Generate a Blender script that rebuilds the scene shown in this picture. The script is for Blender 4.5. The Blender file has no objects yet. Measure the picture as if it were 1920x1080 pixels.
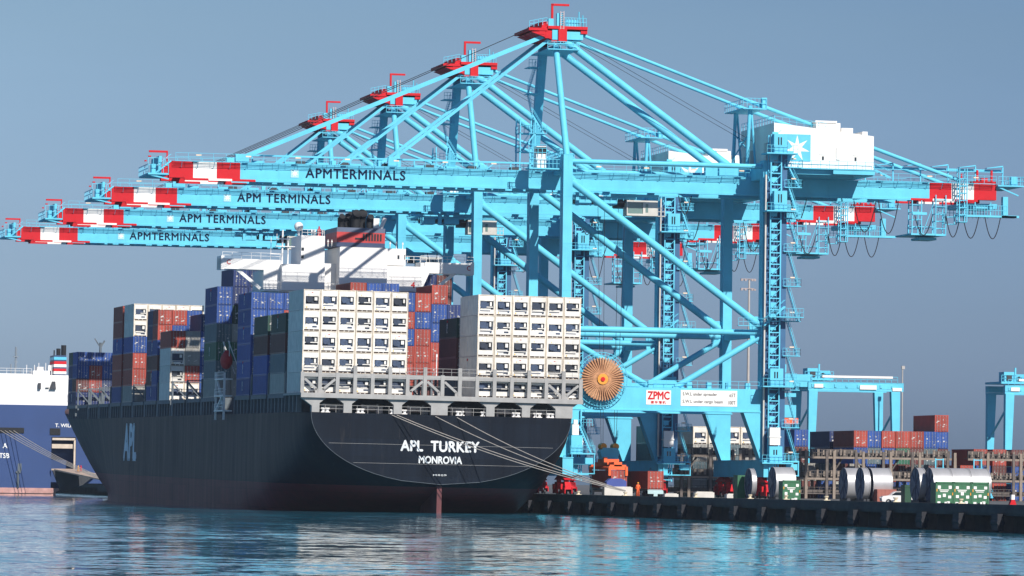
import bpy, math, random
from mathutils import Vector, Matrix
R=math.radians
random.seed(7)
S=bpy.context.scene
# ---------------------------------------------------------------- camera
cd=bpy.data.cameras.new('camera'); cam=bpy.data.objects.new('camera',cd); S.collection.objects.link(cam)
cd.sensor_width=36; cd.lens=8614.4/1920*36; cd.clip_start=1; cd.clip_end=20000
a,b,r=R(12.675),R(2.4267),R(.7695)
fw=Vector((math.sin(a)*math.cos(b),math.cos(a)*math.cos(b),math.sin(b)))
rt=Vector((math.cos(a),-math.sin(a),0)); up=rt.cross(fw)
rt2=rt*math.cos(r)+up*math.sin(r); up2=-rt*math.sin(r)+up*math.cos(r)
M=Matrix((rt2,up2,-fw)).transposed().to_4x4(); M.translation=Vector((-153.76,-638.25,4.475))
cam.matrix_world=M; S.camera=cam
# ---------------------------------------------------------------- world, sun, exposure
SUN=Vector((.30,-1,.78)).normalized()
el=math.asin(SUN.z); az=math.atan2(SUN.x,SUN.y)
W=bpy.data.worlds.new('World'); S.world=W; W.use_nodes=True
n=W.node_tree.nodes; l=W.node_tree.links; n.clear()
sky=n.new('ShaderNodeTexSky'); sky.sky_type='NISHITA'; sky.sun_disc=False
sky.sun_elevation=el; sky.sun_rotation=az; sky.air_density=1.3; sky.dust_density=1.0; sky.ozone_density=2.0
tc=n.new('ShaderNodeTexCoord'); sp=n.new('ShaderNodeSeparateXYZ'); l.new(tc.outputs['Generated'],sp.inputs[0])
rp=n.new('ShaderNodeValToRGB'); l.new(sp.outputs['Z'],rp.inputs[0])
e=rp.color_ramp.elements; e[0].position=0.02; e[0].color=(.292,.43,.90,1); e[1].position=.42; e[1].color=(.10,.19,.38,1)
k=e.new(.10); k.color=(.312,.398,.60,1)
mx=n.new('ShaderNodeMixRGB'); mx.blend_type='MULTIPLY'; mx.inputs[0].default_value=1
l.new(sky.outputs[0],mx.inputs[1]); l.new(rp.outputs[0],mx.inputs[2])
# sky tint a little brighter towards negative X
rp2=n.new('ShaderNodeValToRGB'); l.new(sp.outputs['X'],rp2.inputs[0])
e=rp2.color_ramp.elements; e[0].position=.0; e[0].color=(.63,.61,.565,1); e[1].position=.36; e[1].color=(.415,.435,.462,1)
mm=n.new('ShaderNodeVectorMath'); mm.operation='SCALE'; mm.inputs['Scale'].default_value=2
m2=n.new('ShaderNodeMixRGB'); m2.blend_type='MULTIPLY'; m2.inputs[0].default_value=1
l.new(mx.outputs[0],m2.inputs[1]); l.new(rp2.outputs[0],m2.inputs[2])
sn=n.new('ShaderNodeTexNoise'); sn.inputs['Scale'].default_value=5; sn.inputs['Detail'].default_value=4; sm=n.new('ShaderNodeMapping'); sm.inputs['Scale'].default_value=(1,1,5); l.new(tc.outputs['Generated'],sm.inputs[0]); l.new(sm.outputs[0],sn.inputs['Vector'])
sr=n.new('ShaderNodeMapRange'); sr.inputs[1].default_value=.3; sr.inputs[2].default_value=.7; sr.inputs[3].default_value=1.94; sr.inputs[4].default_value=2.08; l.new(sn.outputs[0],sr.inputs[0]); l.new(sr.outputs[0],mm.inputs['Scale'])
bg=n.new('ShaderNodeBackground'); bg.inputs[1].default_value=.122; l.new(m2.outputs[0],mm.inputs[0]); l.new(mm.outputs[0],bg.inputs[0])
wo=n.new('ShaderNodeOutputWorld'); l.new(bg.outputs[0],wo.inputs[0])
sl=bpy.data.lights.new('sun','SUN'); sl.energy=5.0; sl.angle=R(.5); sl.color=(1,.945,.87)
so=bpy.data.objects.new('sun',sl); S.collection.objects.link(so); so.rotation_euler=SUN.to_track_quat('Z','Y').to_euler()
S.view_settings.view_transform='Standard'; S.view_settings.look='None'; S.view_settings.exposure=0.2; S.view_settings.gamma=1
# ---------------------------------------------------------------- materials
MATS={}
def pm(name,col,rough=.5,metal=0,var=.12,vs=.6,rust=0,rustc=(.16,.06,.025),rand=0,rs=.5,streak=0,spec=.5):
    if name in MATS: return MATS[name]
    m=bpy.data.materials.new(name); m.use_nodes=True; N=m.node_tree.nodes; L=m.node_tree.links
    p=N['Principled BSDF']; p.inputs['Roughness'].default_value=rough; p.inputs['Metallic'].default_value=metal
    p.inputs['Specular IOR Level'].default_value=spec
    t=N.new('ShaderNodeTexCoord'); c=N.new('ShaderNodeRGB'); c.outputs[0].default_value=(*col,1); out=c.outputs[0]
    nz=N.new('ShaderNodeTexNoise'); nz.inputs['Scale'].default_value=vs; nz.inputs['Detail'].default_value=6; L.new(t.outputs['Object'],nz.inputs['Vector'])
    mr=N.new('ShaderNodeMapRange'); mr.inputs[1].default_value=.3; mr.inputs[2].default_value=.7; mr.inputs[3].default_value=1-var; mr.inputs[4].default_value=1+var*.6
    L.new(nz.outputs[0],mr.inputs[0])
    hs=N.new('ShaderNodeHueSaturation'); L.new(out,hs.inputs['Color']); L.new(mr.outputs[0],hs.inputs['Value']); out=hs.outputs[0]
    if rand:
        oi=N.new('ShaderNodeObjectInfo'); m3=N.new('ShaderNodeMapRange'); m3.inputs[3].default_value=1-rand; m3.inputs[4].default_value=1+rand
        L.new(oi.outputs['Random'],m3.inputs[0]); h2=N.new('ShaderNodeHueSaturation'); L.new(out,h2.inputs['Color']); L.new(m3.outputs[0],h2.inputs['Value'])
        ad=N.new('ShaderNodeVectorMath'); ad.operation='ADD'; L.new(t.outputs['Object'],ad.inputs[0])
        sc=N.new('ShaderNodeMath'); sc.operation='MULTIPLY'; sc.inputs[1].default_value=90; L.new(oi.outputs['Random'],sc.inputs[0]); L.new(sc.outputs[0],ad.inputs[1])
        vec=ad.outputs[0]; L.new(vec,nz.inputs['Vector']); out=h2.outputs[0]
    else: vec=t.outputs['Object']
    if streak or rust:
        mp=N.new('ShaderNodeMapping'); mp.inputs['Scale'].default_value=(1,1,.12); L.new(vec,mp.inputs[0])
        n2=N.new('ShaderNodeTexNoise'); n2.inputs['Scale'].default_value=2.2 if not streak else streak; n2.inputs['Detail'].default_value=7; n2.inputs['Roughness'].default_value=.7
        L.new(mp.outputs[0],n2.inputs['Vector'])
        m4=N.new('ShaderNodeMapRange'); m4.inputs[1].default_value=.56; m4.inputs[2].default_value=.74; m4.inputs[4].default_value=rust or .3; L.new(n2.outputs[0],m4.inputs[0])
        mx=N.new('ShaderNodeMixRGB'); L.new(m4.outputs[0],mx.inputs[0]); L.new(out,mx.inputs[1]); mx.inputs[2].default_value=(*rustc,1); out=mx.outputs[0]
    L.new(out,p.inputs['Base Color'])
    MATS[name]=m; return m
CY=pm('crane_blue_paint',(.125,.555,.74),.62,var=.12,vs=.35,rust=.32,rustc=(.06,.32,.44),spec=.25)
RD=pm('red_paint',(.56,.012,.02),.65,spec=.2,var=.12,vs=.5)
WH=pm('white_paint',(.80,.79,.76),.45,var=.06,vs=.3,rust=.12,rustc=(.45,.33,.2))
WS=pm('ship_white_paint',(.82,.81,.79),.4,var=.05,vs=.2,rust=.12,rustc=(.5,.4,.3))
DK=pm('dark_steel',(.03,.035,.045),.6,var=.3)
RB=pm('black_rubber_cable',(.012,.013,.02),.7)
GY=pm('ship_grey_paint',(.34,.335,.325),.55,var=.14,vs=.8,rust=.3,rustc=(.25,.17,.12))
BL=pm('navy_lettering_paint',(.006,.015,.05),.7,spec=.1)
EMB=pm('emblem_blue',(.10,.50,.70),.45)
CON=pm('concrete',(.20,.19,.18),.9,var=.25,vs=.15,rust=.3,rustc=(.08,.08,.08))
CONW=pm('wet_dark_concrete',(.075,.07,.068),.85,var=.35,vs=.4,rust=.5,rustc=(.02,.02,.02))
ORA=pm('spreader_orange',(.85,.13,.03),.45,var=.15)
COP=pm('reel_copper',(.55,.27,.13),.45,metal=.15,var=.3,vs=3)
YEL=pm('hub_yellow',(.8,.33,.03),.5,var=.2,vs=3)
GLS=pm('dark_glass',(.02,.03,.04),.08)
ROPE=pm('rope_fibre',(.42,.38,.34),.9,var=.2,vs=2)
LAMP=pm('lamp_housing',(.75,.62,.48),.4)
# ---------------------------------------------------------------- mesh builder
class MB:
    def __init__(s,off=(0,0,0)): s.v=[];s.f=[];s.m=[];s.o=Vector(off);s.mi=0;s.sm=[]
    def add(s,vs,fs,smooth=False):
        b=len(s.v); s.v+=[tuple(Vector(v)+s.o) for v in vs]
        for f in fs: s.f.append([b+i for i in f]); s.m.append(s.mi); s.sm.append(smooth)
        return s
    def box(s,x0,x1,y0,y1,z0,z1):
        return s.add([(x0,y0,z0),(x1,y0,z0),(x1,y1,z0),(x0,y1,z0),(x0,y0,z1),(x1,y0,z1),(x1,y1,z1),(x0,y1,z1)],
              [(0,3,2,1),(4,5,6,7),(0,1,5,4),(1,2,6,5),(2,3,7,6),(3,0,4,7)])
    def hexa(s,q0,q1):   # two quads (same winding) joined
        return s.add(list(q0)+list(q1),[(3,2,1,0),(4,5,6,7),(0,1,5,4),(1,2,6,5),(2,3,7,6),(3,0,4,7)])
    def frame(s,p,q,h=None):
        p=Vector(p);q=Vector(q);d=(q-p).normalized()
        u=d.cross(Vector((0,0,1)) if abs(d.z)<.95 else Vector((0,1,0))).normalized(); w=u.cross(d).normalized()
        return p,q,u,w
    def beam(s,p,q,a,b=None):   # a: width sideways, b: depth
        b=b or a; p,q,u,w=s.frame(p,q)
        c=[u*a/2*i+w*b/2*j for i,j in ((-1,-1),(1,-1),(1,1),(-1,1))]
        return s.hexa([p+k for k in c],[q+k for k in c])
    def pipe(s,p,q,r,n=10,r2=None,cap=True):
        r2=r if r2 is None else r2; p,q,u,w=s.frame(p,q)
        A=[(math.cos(2*math.pi*i/n),math.sin(2*math.pi*i/n)) for i in range(n)]
        vs=[p+(u*c+w*t)*r for c,t in A]+[q+(u*c+w*t)*r2 for c,t in A]
        s.add(vs,[(i,(i+1)%n,n+(i+1)%n,n+i) for i in range(n)],True)
        if cap: s.add(vs,[tuple(range(n))[::-1],tuple(range(n,2*n))])
        return s
    def path(s,pts,r,n=6):
        for i in range(len(pts)-1): s.pipe(pts[i],pts[i+1],r,n,cap=False)
        return s
    def prism(s,pts,axis,a0,a1):  # polygon pts (2D) extruded along axis
        def P(p,t): return {'y':(p[0],t,p[1]),'x':(t,p[0],p[1]),'z':(p[0],p[1],t)}[axis]
        n=len(pts); vs=[P(p,a0) for p in pts]+[P(p,a1) for p in pts]
        return s.add(vs,[tuple(range(n)),tuple(range(n,2*n))[::-1]]+[(i,n+i,n+(i+1)%n,(i+1)%n) for i in range(n)])
    def ell(s,c,rx,ry,rz,nu=14,nv=9):
        vs=[];fs=[]
        for j in range(nv+1):
            t=math.pi*j/nv
            for i in range(nu):
                p=2*math.pi*i/nu; vs.append((c[0]+rx*math.sin(t)*math.cos(p),c[1]+ry*math.sin(t)*math.sin(p),c[2]+rz*math.cos(t)))
        for j in range(nv):
            for i in range(nu): fs.append((j*nu+i,(j+1)*nu+i,(j+1)*nu+(i+1)%nu,j*nu+(i+1)%nu))
        return s.add(vs,fs,True)
    def rail(s,p,q,h=1.1,step=1.8,t=.045,mid=True):
        p=Vector(p);q=Vector(q);L=(q-p).length;n=max(1,round(L/step)); U=Vector((0,0,1))
        for i in range(n+1):
            c=p+(q-p)*i/n; s.beam(c,c+U*h,t)
        s.beam(p+U*h,q+U*h,t)
        if mid: s.beam(p+U*h*.52,q+U*h*.52,t)
        return s
    def stair(s,p,q,w=.8,n=None):
        p=Vector(p);q=Vector(q);n=n or max(3,int(abs(q.z-p.z)/.35)); d=Vector((0,w/2,0))
        s.beam(p-d,q-d,.06,.2); s.beam(p+d,q+d,.06,.2)
        for i in range(1,n):
            c=p+(q-p)*i/n; s.box(c.x-.12,c.x+.12,c.y-w/2,c.y+w/2,c.z-.02,c.z+.02)
        U=Vector((0,0,1)); s.beam(p-d+U,q-d+U,.05); s.beam(p+d+U,q+d+U,.05)
        return s
    def mesh(s,name,mats):
        me=bpy.data.meshes.new(name); me.from_pydata(s.v,[],s.f)
        for m in (mats if isinstance(mats,(list,tuple)) else [mats]): me.materials.append(m)
        me.polygons.foreach_set('material_index',s.m); me.polygons.foreach_set('use_smooth',s.sm)
        me.update()
        import bmesh as _b
        bm=_b.new(); bm.from_mesh(me); _b.ops.recalc_face_normals(bm,faces=bm.faces); bm.to_mesh(me); bm.free()
        return me
    def build(s,name,mats,parent=None,**kw):
        return link(name,s.mesh(name,mats),parent,**kw)
def link(name,data,parent=None,loc=None,**kw):
    o=bpy.data.objects.new(name,data); S.collection.objects.link(o)
    if parent: o.parent=parent
    if loc: o.location=loc
    for k,v in kw.items(): o[k]=v
    return o
def thing(name,label,cat,loc=(0,0,0),group=None,rz=0):
    o=bpy.data.objects.new(name,None); S.collection.objects.link(o); o.location=loc; o.rotation_euler=(0,0,rz)
    o['label']=label; o['category']=cat
    if group: o['group']=group
    return o
def tag(o,label,cat,group=None):
    o['label']=label; o['category']=cat
    if group: o['group']=group
    return o
def copy_tree(o,parent=None):
    c=o.copy(); S.collection.objects.link(c); c.parent=parent
    for ch in list(o.children): copy_tree(ch,c)
    return c
TXC={}
def text_verts(s,bold=.02,sp=1.0):
    if (s,bold,sp) in TXC: return TXC[(s,bold,sp)]
    cu=bpy.data.curves.new('lettering','FONT'); cu.body=s; cu.offset=bold; cu.extrude=.02; cu.space_character=sp; cu.space_line=.9; cu.align_x='CENTER'; cu.resolution_u=3
    o=bpy.data.objects.new('lettering_source',cu); me=bpy.data.meshes.new_from_object(o)
    vs=[tuple(v.co) for v in me.vertices]; fs=[tuple(p.vertices) for p in me.polygons]
    bpy.data.objects.remove(o); bpy.data.meshes.remove(me); bpy.data.curves.remove(cu)
    xs=[v[0] for v in vs]; ys=[v[1] for v in vs]
    vs=[((v[0]-min(xs))/(max(xs)-min(xs)),(v[1]-min(ys))/(max(ys)-min(ys)),1 if v[2]>0 else 0) for v in vs]
    TXC[(s,bold,sp)]=(vs,fs); return vs,fs
def txt(s,mat,parent,org,w,h,face='-Y',depth=.03,name='lettering',bold=.02,sp=1.0,mb=None,off=(0,0,0)):
    vs,fs=text_verts(s,0,sp); m=mb or MB(off); e_=bold*h*1.5
    for i,(dx,dz) in enumerate(((-e_,0),(e_,0),(0,-e_),(0,e_)) if bold>0 else ((0,0),)):
        d_=depth+.0025*i
        if face=='-Y': P=[(org[0]+dx+v[0]*w,org[1]-d_*v[2],org[2]+dz+v[1]*h) for v in vs]
        else: P=[(org[0]-d_*v[2],org[1]-dx-v[0]*w,org[2]+dz+v[1]*h) for v in vs]
        m.add(P,fs)
    if mb: return mb
    return m.build(name,mat,parent)
def star(mb,cx,cz,y,r,n=7,d=.04,ri=.36):
    pts=[]
    for i in range(2*n):
        a=math.pi/2+math.pi*i/n; q=r if i%2==0 else r*ri; pts.append((cx+q*math.cos(a),cz+q*math.sin(a)))
    c=len(pts); vs=[(p[0],y,p[1]) for p in pts]+[(cx,y-d,cz)]
    mb.add(vs,[(i,(i+1)%c,c) for i in range(c)])
# ================================================================ SETTING
def plane(name,x0,x1,y0,y1,z,mat,lab=None):
    m=MB().add([(x0,y0,z),(x1,y0,z),(x1,y1,z),(x0,y1,z)],[(0,1,2,3)]); o=m.build(name,mat); o['kind']='structure'; return o
wm=bpy.data.materials.new('harbour_water'); wm.use_nodes=True; N=wm.node_tree.nodes; L=wm.node_tree.links
p=N['Principled BSDF']; p.inputs['Base Color'].default_value=(.02,.16,.24,1); p.inputs['Roughness'].default_value=.02; p.inputs['IOR'].default_value=1.33
t=N.new('ShaderNodeTexCoord')
geo=N.new('ShaderNodeNewGeometry')
def slopes(scale,stretch,amp,rot,detail=3):
    mp=N.new('ShaderNodeMapping'); mp.inputs['Scale'].default_value=(stretch,1,1); mp.inputs['Rotation'].default_value=(0,0,rot); L.new(t.outputs['Object'],mp.inputs[0])
    nz=N.new('ShaderNodeTexNoise'); nz.inputs['Scale'].default_value=scale; nz.inputs['Detail'].default_value=detail; nz.inputs['Roughness'].default_value=.6; L.new(mp.outputs[0],nz.inputs['Vector'])
    sb=N.new('ShaderNodeVectorMath'); sb.operation='SUBTRACT'; sb.inputs[1].default_value=(.5,.5,.5); L.new(nz.outputs['Color'],sb.inputs[0])
    ml=N.new('ShaderNodeVectorMath'); ml.operation='MULTIPLY'; ml.inputs[1].default_value=(amp,amp,0); L.new(sb.outputs[0],ml.inputs[0])
    return ml.outputs[0]
def vadd(a_,b_):
    v=N.new('ShaderNodeVectorMath'); v.operation='ADD'; L.new(a_,v.inputs[0]); L.new(b_,v.inputs[1]); return v.outputs[0]
w_=vadd(vadd(slopes(.10,1.1,.10,.35,4),slopes(.32,1.2,.17,.55,4)),slopes(1.5,1.1,.14,.2,3))
sk_=N.new('ShaderNodeVectorMath'); sk_.operation='ADD'; sk_.inputs[1].default_value=(-.004,-.022,0); L.new(w_,sk_.inputs[0]); w_=sk_.outputs[0]   # constant lean added to the ripple normals to brighten reflections
# calmer and rougher patches
pt=N.new('ShaderNodeTexNoise'); pt.inputs['Scale'].default_value=.012; pt.inputs['Detail'].default_value=3; L.new(t.outputs['Object'],pt.inputs['Vector'])
pr=N.new('ShaderNodeMapRange'); pr.inputs[1].default_value=.38; pr.inputs[2].default_value=.62; pr.inputs[3].default_value=.6; pr.inputs[4].default_value=1.25; L.new(pt.outputs[0],pr.inputs[0])
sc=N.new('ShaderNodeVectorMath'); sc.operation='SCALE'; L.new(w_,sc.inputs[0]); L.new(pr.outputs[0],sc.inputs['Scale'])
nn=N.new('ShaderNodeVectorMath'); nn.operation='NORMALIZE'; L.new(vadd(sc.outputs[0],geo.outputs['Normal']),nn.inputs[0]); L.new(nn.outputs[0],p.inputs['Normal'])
plane('water',-4000,4000,-900,7000,0,wm)
ym=pm('quay_asphalt',(.10,.10,.10),.9,var=.3,vs=.05)
plane('quay_ground',.0,3500,-420,5500,2.54,ym)
q=MB(); q.box(0.0,1.2,-420,900,1.75,2.9); q.box(-.12,0,-420,900,2.0,2.45); q.build('quay_edge_kerb',CONW,kind='structure')
q=MB(); q.add([(2.6,-420,-3),(2.6,900,-3),(2.6,900,1.8),(2.6,-420,1.8)],[(0,1,2,3)]); q.add([(0,-420,1.76),(2.6,-420,1.76),(2.6,900,1.76),(0,900,1.76)],[(0,1,2,3)])
q.build('quay_wall',CONW,kind='structure')
# piles and fenders
pil=MB(); pil.box(-.35,.85,-.45,.45,-4.5,-.03-0.0); pil.box(-.25,.4,-.75,.75,-2.3,-.25)
fend=MB(); 
for k in range(28):
    y=-405+12.7*k+.0
    if y>-40: pass
pm0=None
for k in range(42):
    y=-390.+12.7*k
    if pm0 is None:
        m=MB(); m.box(-.3,1.0,-.45,.45,-5.4,-.8); pm0=m.mesh('pile',pm('pile_concrete',(.17,.14,.12),.9,var=.3,vs=.8,rust=.4,rustc=(.05,.04,.03)))
        m=MB(); m.box(-.95,-.3,-1.0,1.0,-2.3,-.6); m.pipe((-.62,-1.1,-1.5),(-.62,1.1,-1.5),.42,10); fm0=m.mesh('rubber_fender',RB)
    if y<-260: continue
    o=link('quay_pile',pm0,None,(0,y,2.54),group='concrete piles under the quay edge',category='pile',
      label='dark wet concrete pile carrying a rubber fender under the quay edge')
    link('fender',fm0,o)
# bollards (pale) along the quay edge
bm0=MB(); bm0.pipe((0,0,0),(0,0,.4),.2,12,.16); bm0.pipe((0,0,.36),(0,0,.52),.27,12,.3); bm0.box(-.4,.4,-.4,.4,-.0,.06)
bme=bm0.mesh('bollard',pm('bollard_paint',(.72,.62,.45),.5,var=.2,vs=2))
for i,y in enumerate((53,33,-24.6,-62,-88,-104,-121,-148,-171,3)):
    link('bollard',bme,None,(.62,y,2.9),group='mooring bollards on the quay edge',category='bollard',label='pale cream mooring bollard standing on the dark quay edge')
# ================================================================ CONTAINERS
CW=2.438
def cont_meshes(Ln,H):
    """body mesh (two materials), origin = aft-left-bottom centre at (0,0,0), x centred"""
    w=CW/2; m=MB(); h=H
    for sx in (-1,1):
        for y in (0,Ln):
            y0,y1=(y,y+.18) if y==0 else (y-.18,y)
            m.box(*(sorted((sx*w,sx*(w-.16)))),y0,y1,.0,h)
        xo=sorted((sx*w,sx*(w-.07)))
        m.box(xo[0],xo[1],.18,Ln-.18,.0+.02,.18); m.box(xo[0],xo[1],.18,Ln-.18,h-.12,h-.025)
        # corrugation
        n=int((Ln-.36)/.28); st=(Ln-.36)/n; x1=sx*(w-.012); x2=sx*(w-.055); vs=[];fs=[]
        for i in range(n):
            y0=.18+i*st
            for yy,xx in ((y0,x1),(y0+st*.3,x1),(y0+st*.5,x2),(y0+st*.8,x2)):
                vs+= [(xx,yy,.18),(xx,yy,h-.12)]
        vs+=[(x1,Ln-.18,.18),(x1,Ln-.18,h-.12)]
        for i in range(len(vs)//2-1): fs.append((2*i,2*i+2,2*i+3,2*i+1))
        m.add(vs,fs)
    m.box(-w+.16,w-.16,0.03,.1,h-.14,h-.02); m.box(-w+.16,w-.16,0.14,.2,.02,.17)
    m.box(-w+.16,w-.16,Ln-.12,Ln,.02,h-.02)
    m.box(-w+.05,w-.05,.1,Ln-.1,h-.06,h-.035); m.box(-w+.05,w-.05,.1,Ln-.1,.1,.14)
    return m
def door_mesh(H,side,variant):
    w=CW/2; x0,x1=(-w+.17,-.01) if side<0 else (.01,w-.17); z0,z1=.19,H-.16; m=MB()
    m.box(x0,x1,.05,.1,z0,z1)
    # panel ribs
    n=5
    for i in range(n):
        zz=z0+.12+(z1-z0-.24)*i/n; m.box(x0+.08,x1-.08,.025,.05,zz,zz+(z1-z0-.24)/n*.7)
    m.mi=1
    for fx in (.25,.75):
        x=x0+(x1-x0)*fx; m.pipe((x,-.0,z0-.1),(x,-.0,z1+.05),.024,6); m.box(x-.05,x+.18,-.03,.03,z0+.95,z0+1.02)
        for zz in (z0+.02,z1-.1,z0+.6,z1-.7): m.box(x-.05,x+.05,-.02,.05,zz,zz+.07)
    m.mi=2; rnd=random.Random(variant*7+side)
    for i in range(2+variant%2):
        xx=x0+.12+rnd.random()*.4; zz=z0+.3+rnd.random()*(z1-z0-1.0); m.box(xx,xx+.12+rnd.random()*.2,.012,.03,zz,zz+.08+rnd.random()*.16)
    return m
def reefer_unit(H,variant):
    w=CW/2; m=MB(); rnd=random.Random(variant+3)
    a=w-.17; zr0,zr1=.78+.15*rnd.random(),1.86+.22*rnd.random(); xr=.34+.15*(variant%2)
    m.box(-a,a,.03,.09,zr1,H-.17); m.box(-a,a,.03,.09,.2,zr0); m.box(-a,-a+.12,.03,.09,zr0,zr1); m.box(a-.12,a,.03,.09,zr0,zr1)
    for x in (-.52,.52): m.box(x-.42,x+.42,.0,.03,H-.85,H-.32)
    m.box(xr,a-.3,.02,.3,zr0+.5,zr1-.14)               # control box
    if variant%3: m.box(-a+.2,a-.42,.03,.3,zr0+.02,zr0+.14)
    if variant%4==3: m.box(-a+.12,a-.12,.05,.3,zr0+.3,zr0+.42)
    m.mi=1
    m.box(-a+.12,a-.12,.34,.4,zr0,zr1)
    m.pipe((-a+.62,-.02,(zr0+zr1)/2+.05),(-a+.62,.34,(zr0+zr1)/2+.05),.40+.06*(variant%3),16)
    m.box(-a+.2,-a+1.1,.14,.34,zr0+.2,zr1-.05)
    if variant%3==1: m.box(.1,.75,-.0,.03,.45,.68)
    if variant%3==2: m.box(a-.1,a-.03,.0,.03,zr0+.05,zr1+.1); m.box(-a+.1,a-.5,.0,.03,zr0-.24,zr0-.12)
    if variant%5==0: m.box(-a+.2,a-.2,.0,.03,zr0-.22,zr0-.1); m.box(a-.5,a-.25,.0,.03,zr0-.42,zr0-.25)
    m.mi=2
    if variant%6==0: m.box(-.1,.2,.0,.02,H-.5,H-.42)
    m.mi=3
    if variant%2==0: m.box(-a+.2,-a+.36,-.005,.025,.3,.46)
    if variant%3==0: m.box(-a+.5,-a+.6,-.005,.025,zr1+.15,zr1+.3)
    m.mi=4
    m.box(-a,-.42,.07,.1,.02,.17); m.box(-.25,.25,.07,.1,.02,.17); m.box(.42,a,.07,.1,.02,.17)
    m.mi=5
    for x in (-w-.004,w-.15): m.box(x,x+.154,-.006,.02,.0,H)   # weathered corner posts
    m.box(-a,a,-.004,.02,H-.12,H-.02)
    return m
FRM=pm('weathered_reefer_frame',(.72,.63,.51),.6,var=.25,vs=1.5,rand=.2,rust=.75,rustc=(.30,.15,.07))
STL=pm('galvanised_lock_bar',(.42,.42,.42),.45,metal=.5); PLC=pm('container_placard',(.6,.58,.54),.6)
YLW=pm('yellow_sticker',(.8,.5,.05),.6); BLK=pm('reefer_recess_navy',(.03,.05,.095),.5,var=.45,vs=4,rand=.7)
BRN=pm('pocket_opening_shade',(.06,.035,.025),.8)  # dark strips painted as the shade inside the forklift pockets
CC={'W':('white_refrigerated_paint',(.80,.765,.70)),'B':('blue_container_paint',(.016,.07,.29)),'b':('navy_container_paint',(.012,.03,.13)),
    'R':('brick_red_container_paint',(.37,.055,.035)),'N':('maroon_container_paint',(.13,.035,.03)),'G':('green_container_paint',(.03,.16,.09)),
    'g':('dark_green_container_paint',(.012,.055,.04)),'S':('slate_container_paint',(.10,.15,.17)),'Y':('grey_container_paint',(.36,.35,.32))}
CN={'W':'white refrigerated','B':'bright blue','b':'navy blue','R':'brick red','N':'maroon','G':'green','g':'dark green','S':'slate grey','Y':'light grey'}
CM={k:pm(v[0],v[1],.5,var=.14,vs=.8,rand=.08 if k=='W' else .22,rust=.2 if k=='W' else .3,rustc=(.42,.27,.14) if k=='W' else (.10,.04,.02)) for k,v in CC.items()}
PC={}
def cpiece(kind,*a):
    key=(kind,)+a
    if key not in PC:
        if kind=='body': PC[key]=cont_meshes(a[0],a[1]).mesh('container_body',CM[a[2]])
        elif kind=='door': PC[key]=door_mesh(a[0],a[1],a[2]).mesh('door',[CM[a[3]],STL,PLC])
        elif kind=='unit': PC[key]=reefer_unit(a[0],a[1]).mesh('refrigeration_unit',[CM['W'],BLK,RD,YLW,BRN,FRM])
        elif kind=='mark':
            m=MB(); w=CW/2
            txt('A\nP\nL',None,None,(-w+.005,6.9,.85),.55,1.35,'-X',.015,mb=m,bold=.03); PC[key]=m.mesh('lettering',PC_WHITE)
        elif kind=='flag':
            m=MB(); w=CW/2; m.add([(-w+.0,6.95,H) for H in ()],[]); m.prism([(6.2,2.35),(6.95,2.3),(6.8,2.62),(6.1,2.66)],'x',-w-.01,-w+.01); PC[key]=m.mesh('emblem',RD)
    return PC[key]
PC_WHITE=pm('container_lettering_white',(.7,.72,.72),.6)
ORD=['first','second','third','fourth','fifth','sixth','seventh','eighth','ninth','tenth','eleventh','twelfth','thirteenth','fourteenth','fifteenth','sixteenth']
NUM=['one','two','three','four','five','six','seven','eight','nine','ten','eleven','twelve','thirteen','fourteen','fifteen','sixteen']
H96,H86=2.92,2.60
cnt=0
def container(loc,col,Ln,H,label,group,rot=(0,0,0),mark=None,doors=True):
    global cnt
    cnt+=1; rnd=random.Random(cnt*13)
    o=link('refrigerated_container' if col=='W' else 'shipping_container',cpiece('body',Ln,H,col),None,loc,label=label,group=group,category='container')
    o.rotation_euler=rot
    if not doors: return o
    if col=='W': link('refrigeration_unit',cpiece('unit',H,rnd.randrange(12)),o)
    else:
        v=rnd.randrange(5)
        for s in (-1,1): link('door',cpiece('door',H,s,v,col),o)
    if mark: link('lettering',cpiece('mark'),o)
    if mark==2: link('emblem',cpiece('flag'),o)
    return o
# ---- the ship's frame: slightly trimmed and listed
SHIP=Matrix.Translation((-20.47,0,0))@Matrix.Rotation(.0085,4,'Y')@Matrix.Rotation(.0062,4,'X')
SROT=SHIP.to_euler()
ZB=16.62
def bay(bn,y0,cols,Ln=12.192,tag_=''):
    for row,(spec) in cols.items():
        z=ZB; s=spec.replace(' ','')
        i=0; t=0
        while i<len(s):
            c=s[i]; H=H96; i+=1
            if i<len(s) and s[i]=='-': H=H86; i+=1
            mk=None
            if i<len(s) and s[i]=='*': mk=1+(t%2); i+=1
            P=SHIP@Vector((-20.16+2.52*(row+.5),y0,z))
            container(P,c,Ln,H,f"{CN[c]} container, tier {NUM[t]}, row {NUM[row]} from the left, {bn}",'containers stacked on the ship',rot=SROT,mark=mk)
            z+=H; t+=1
b1={r_:'WWWWW' for r_ in list(range(6))+list(range(10,16))}
b1[10]='WW*W*WW*'
bay('sternmost bay',0,b1)
bay('second bay from the stern',14.6,{0:'YSNg*',10:'SNNg*'})
bay('third bay from the stern',29.7,{0:'BBNg'})
bay('fourth bay from the stern',45,{0:'B-*B-*B-B-*B-*B-*',1:'B-B-B-B-B-B-',2:'B-B-B-G-R-B-',6:'RBRBRR',7:'RBRBBB',8:'BRBRBB',9:'RR-R-B-R-B',10:'NR-R-R-B-R',11:'NRRBBR',12:'NNbBb'})
bay('bay just behind the white deckhouse',78,{0:'YSG*SBB*',1:'YYGYgbb',2:'YYGYgbb',3:'bbbbbbb',4:'bbbbbbb',12:'NNNNNNN',13:'NNNNNbb',14:'NNNNNNN'})
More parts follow.
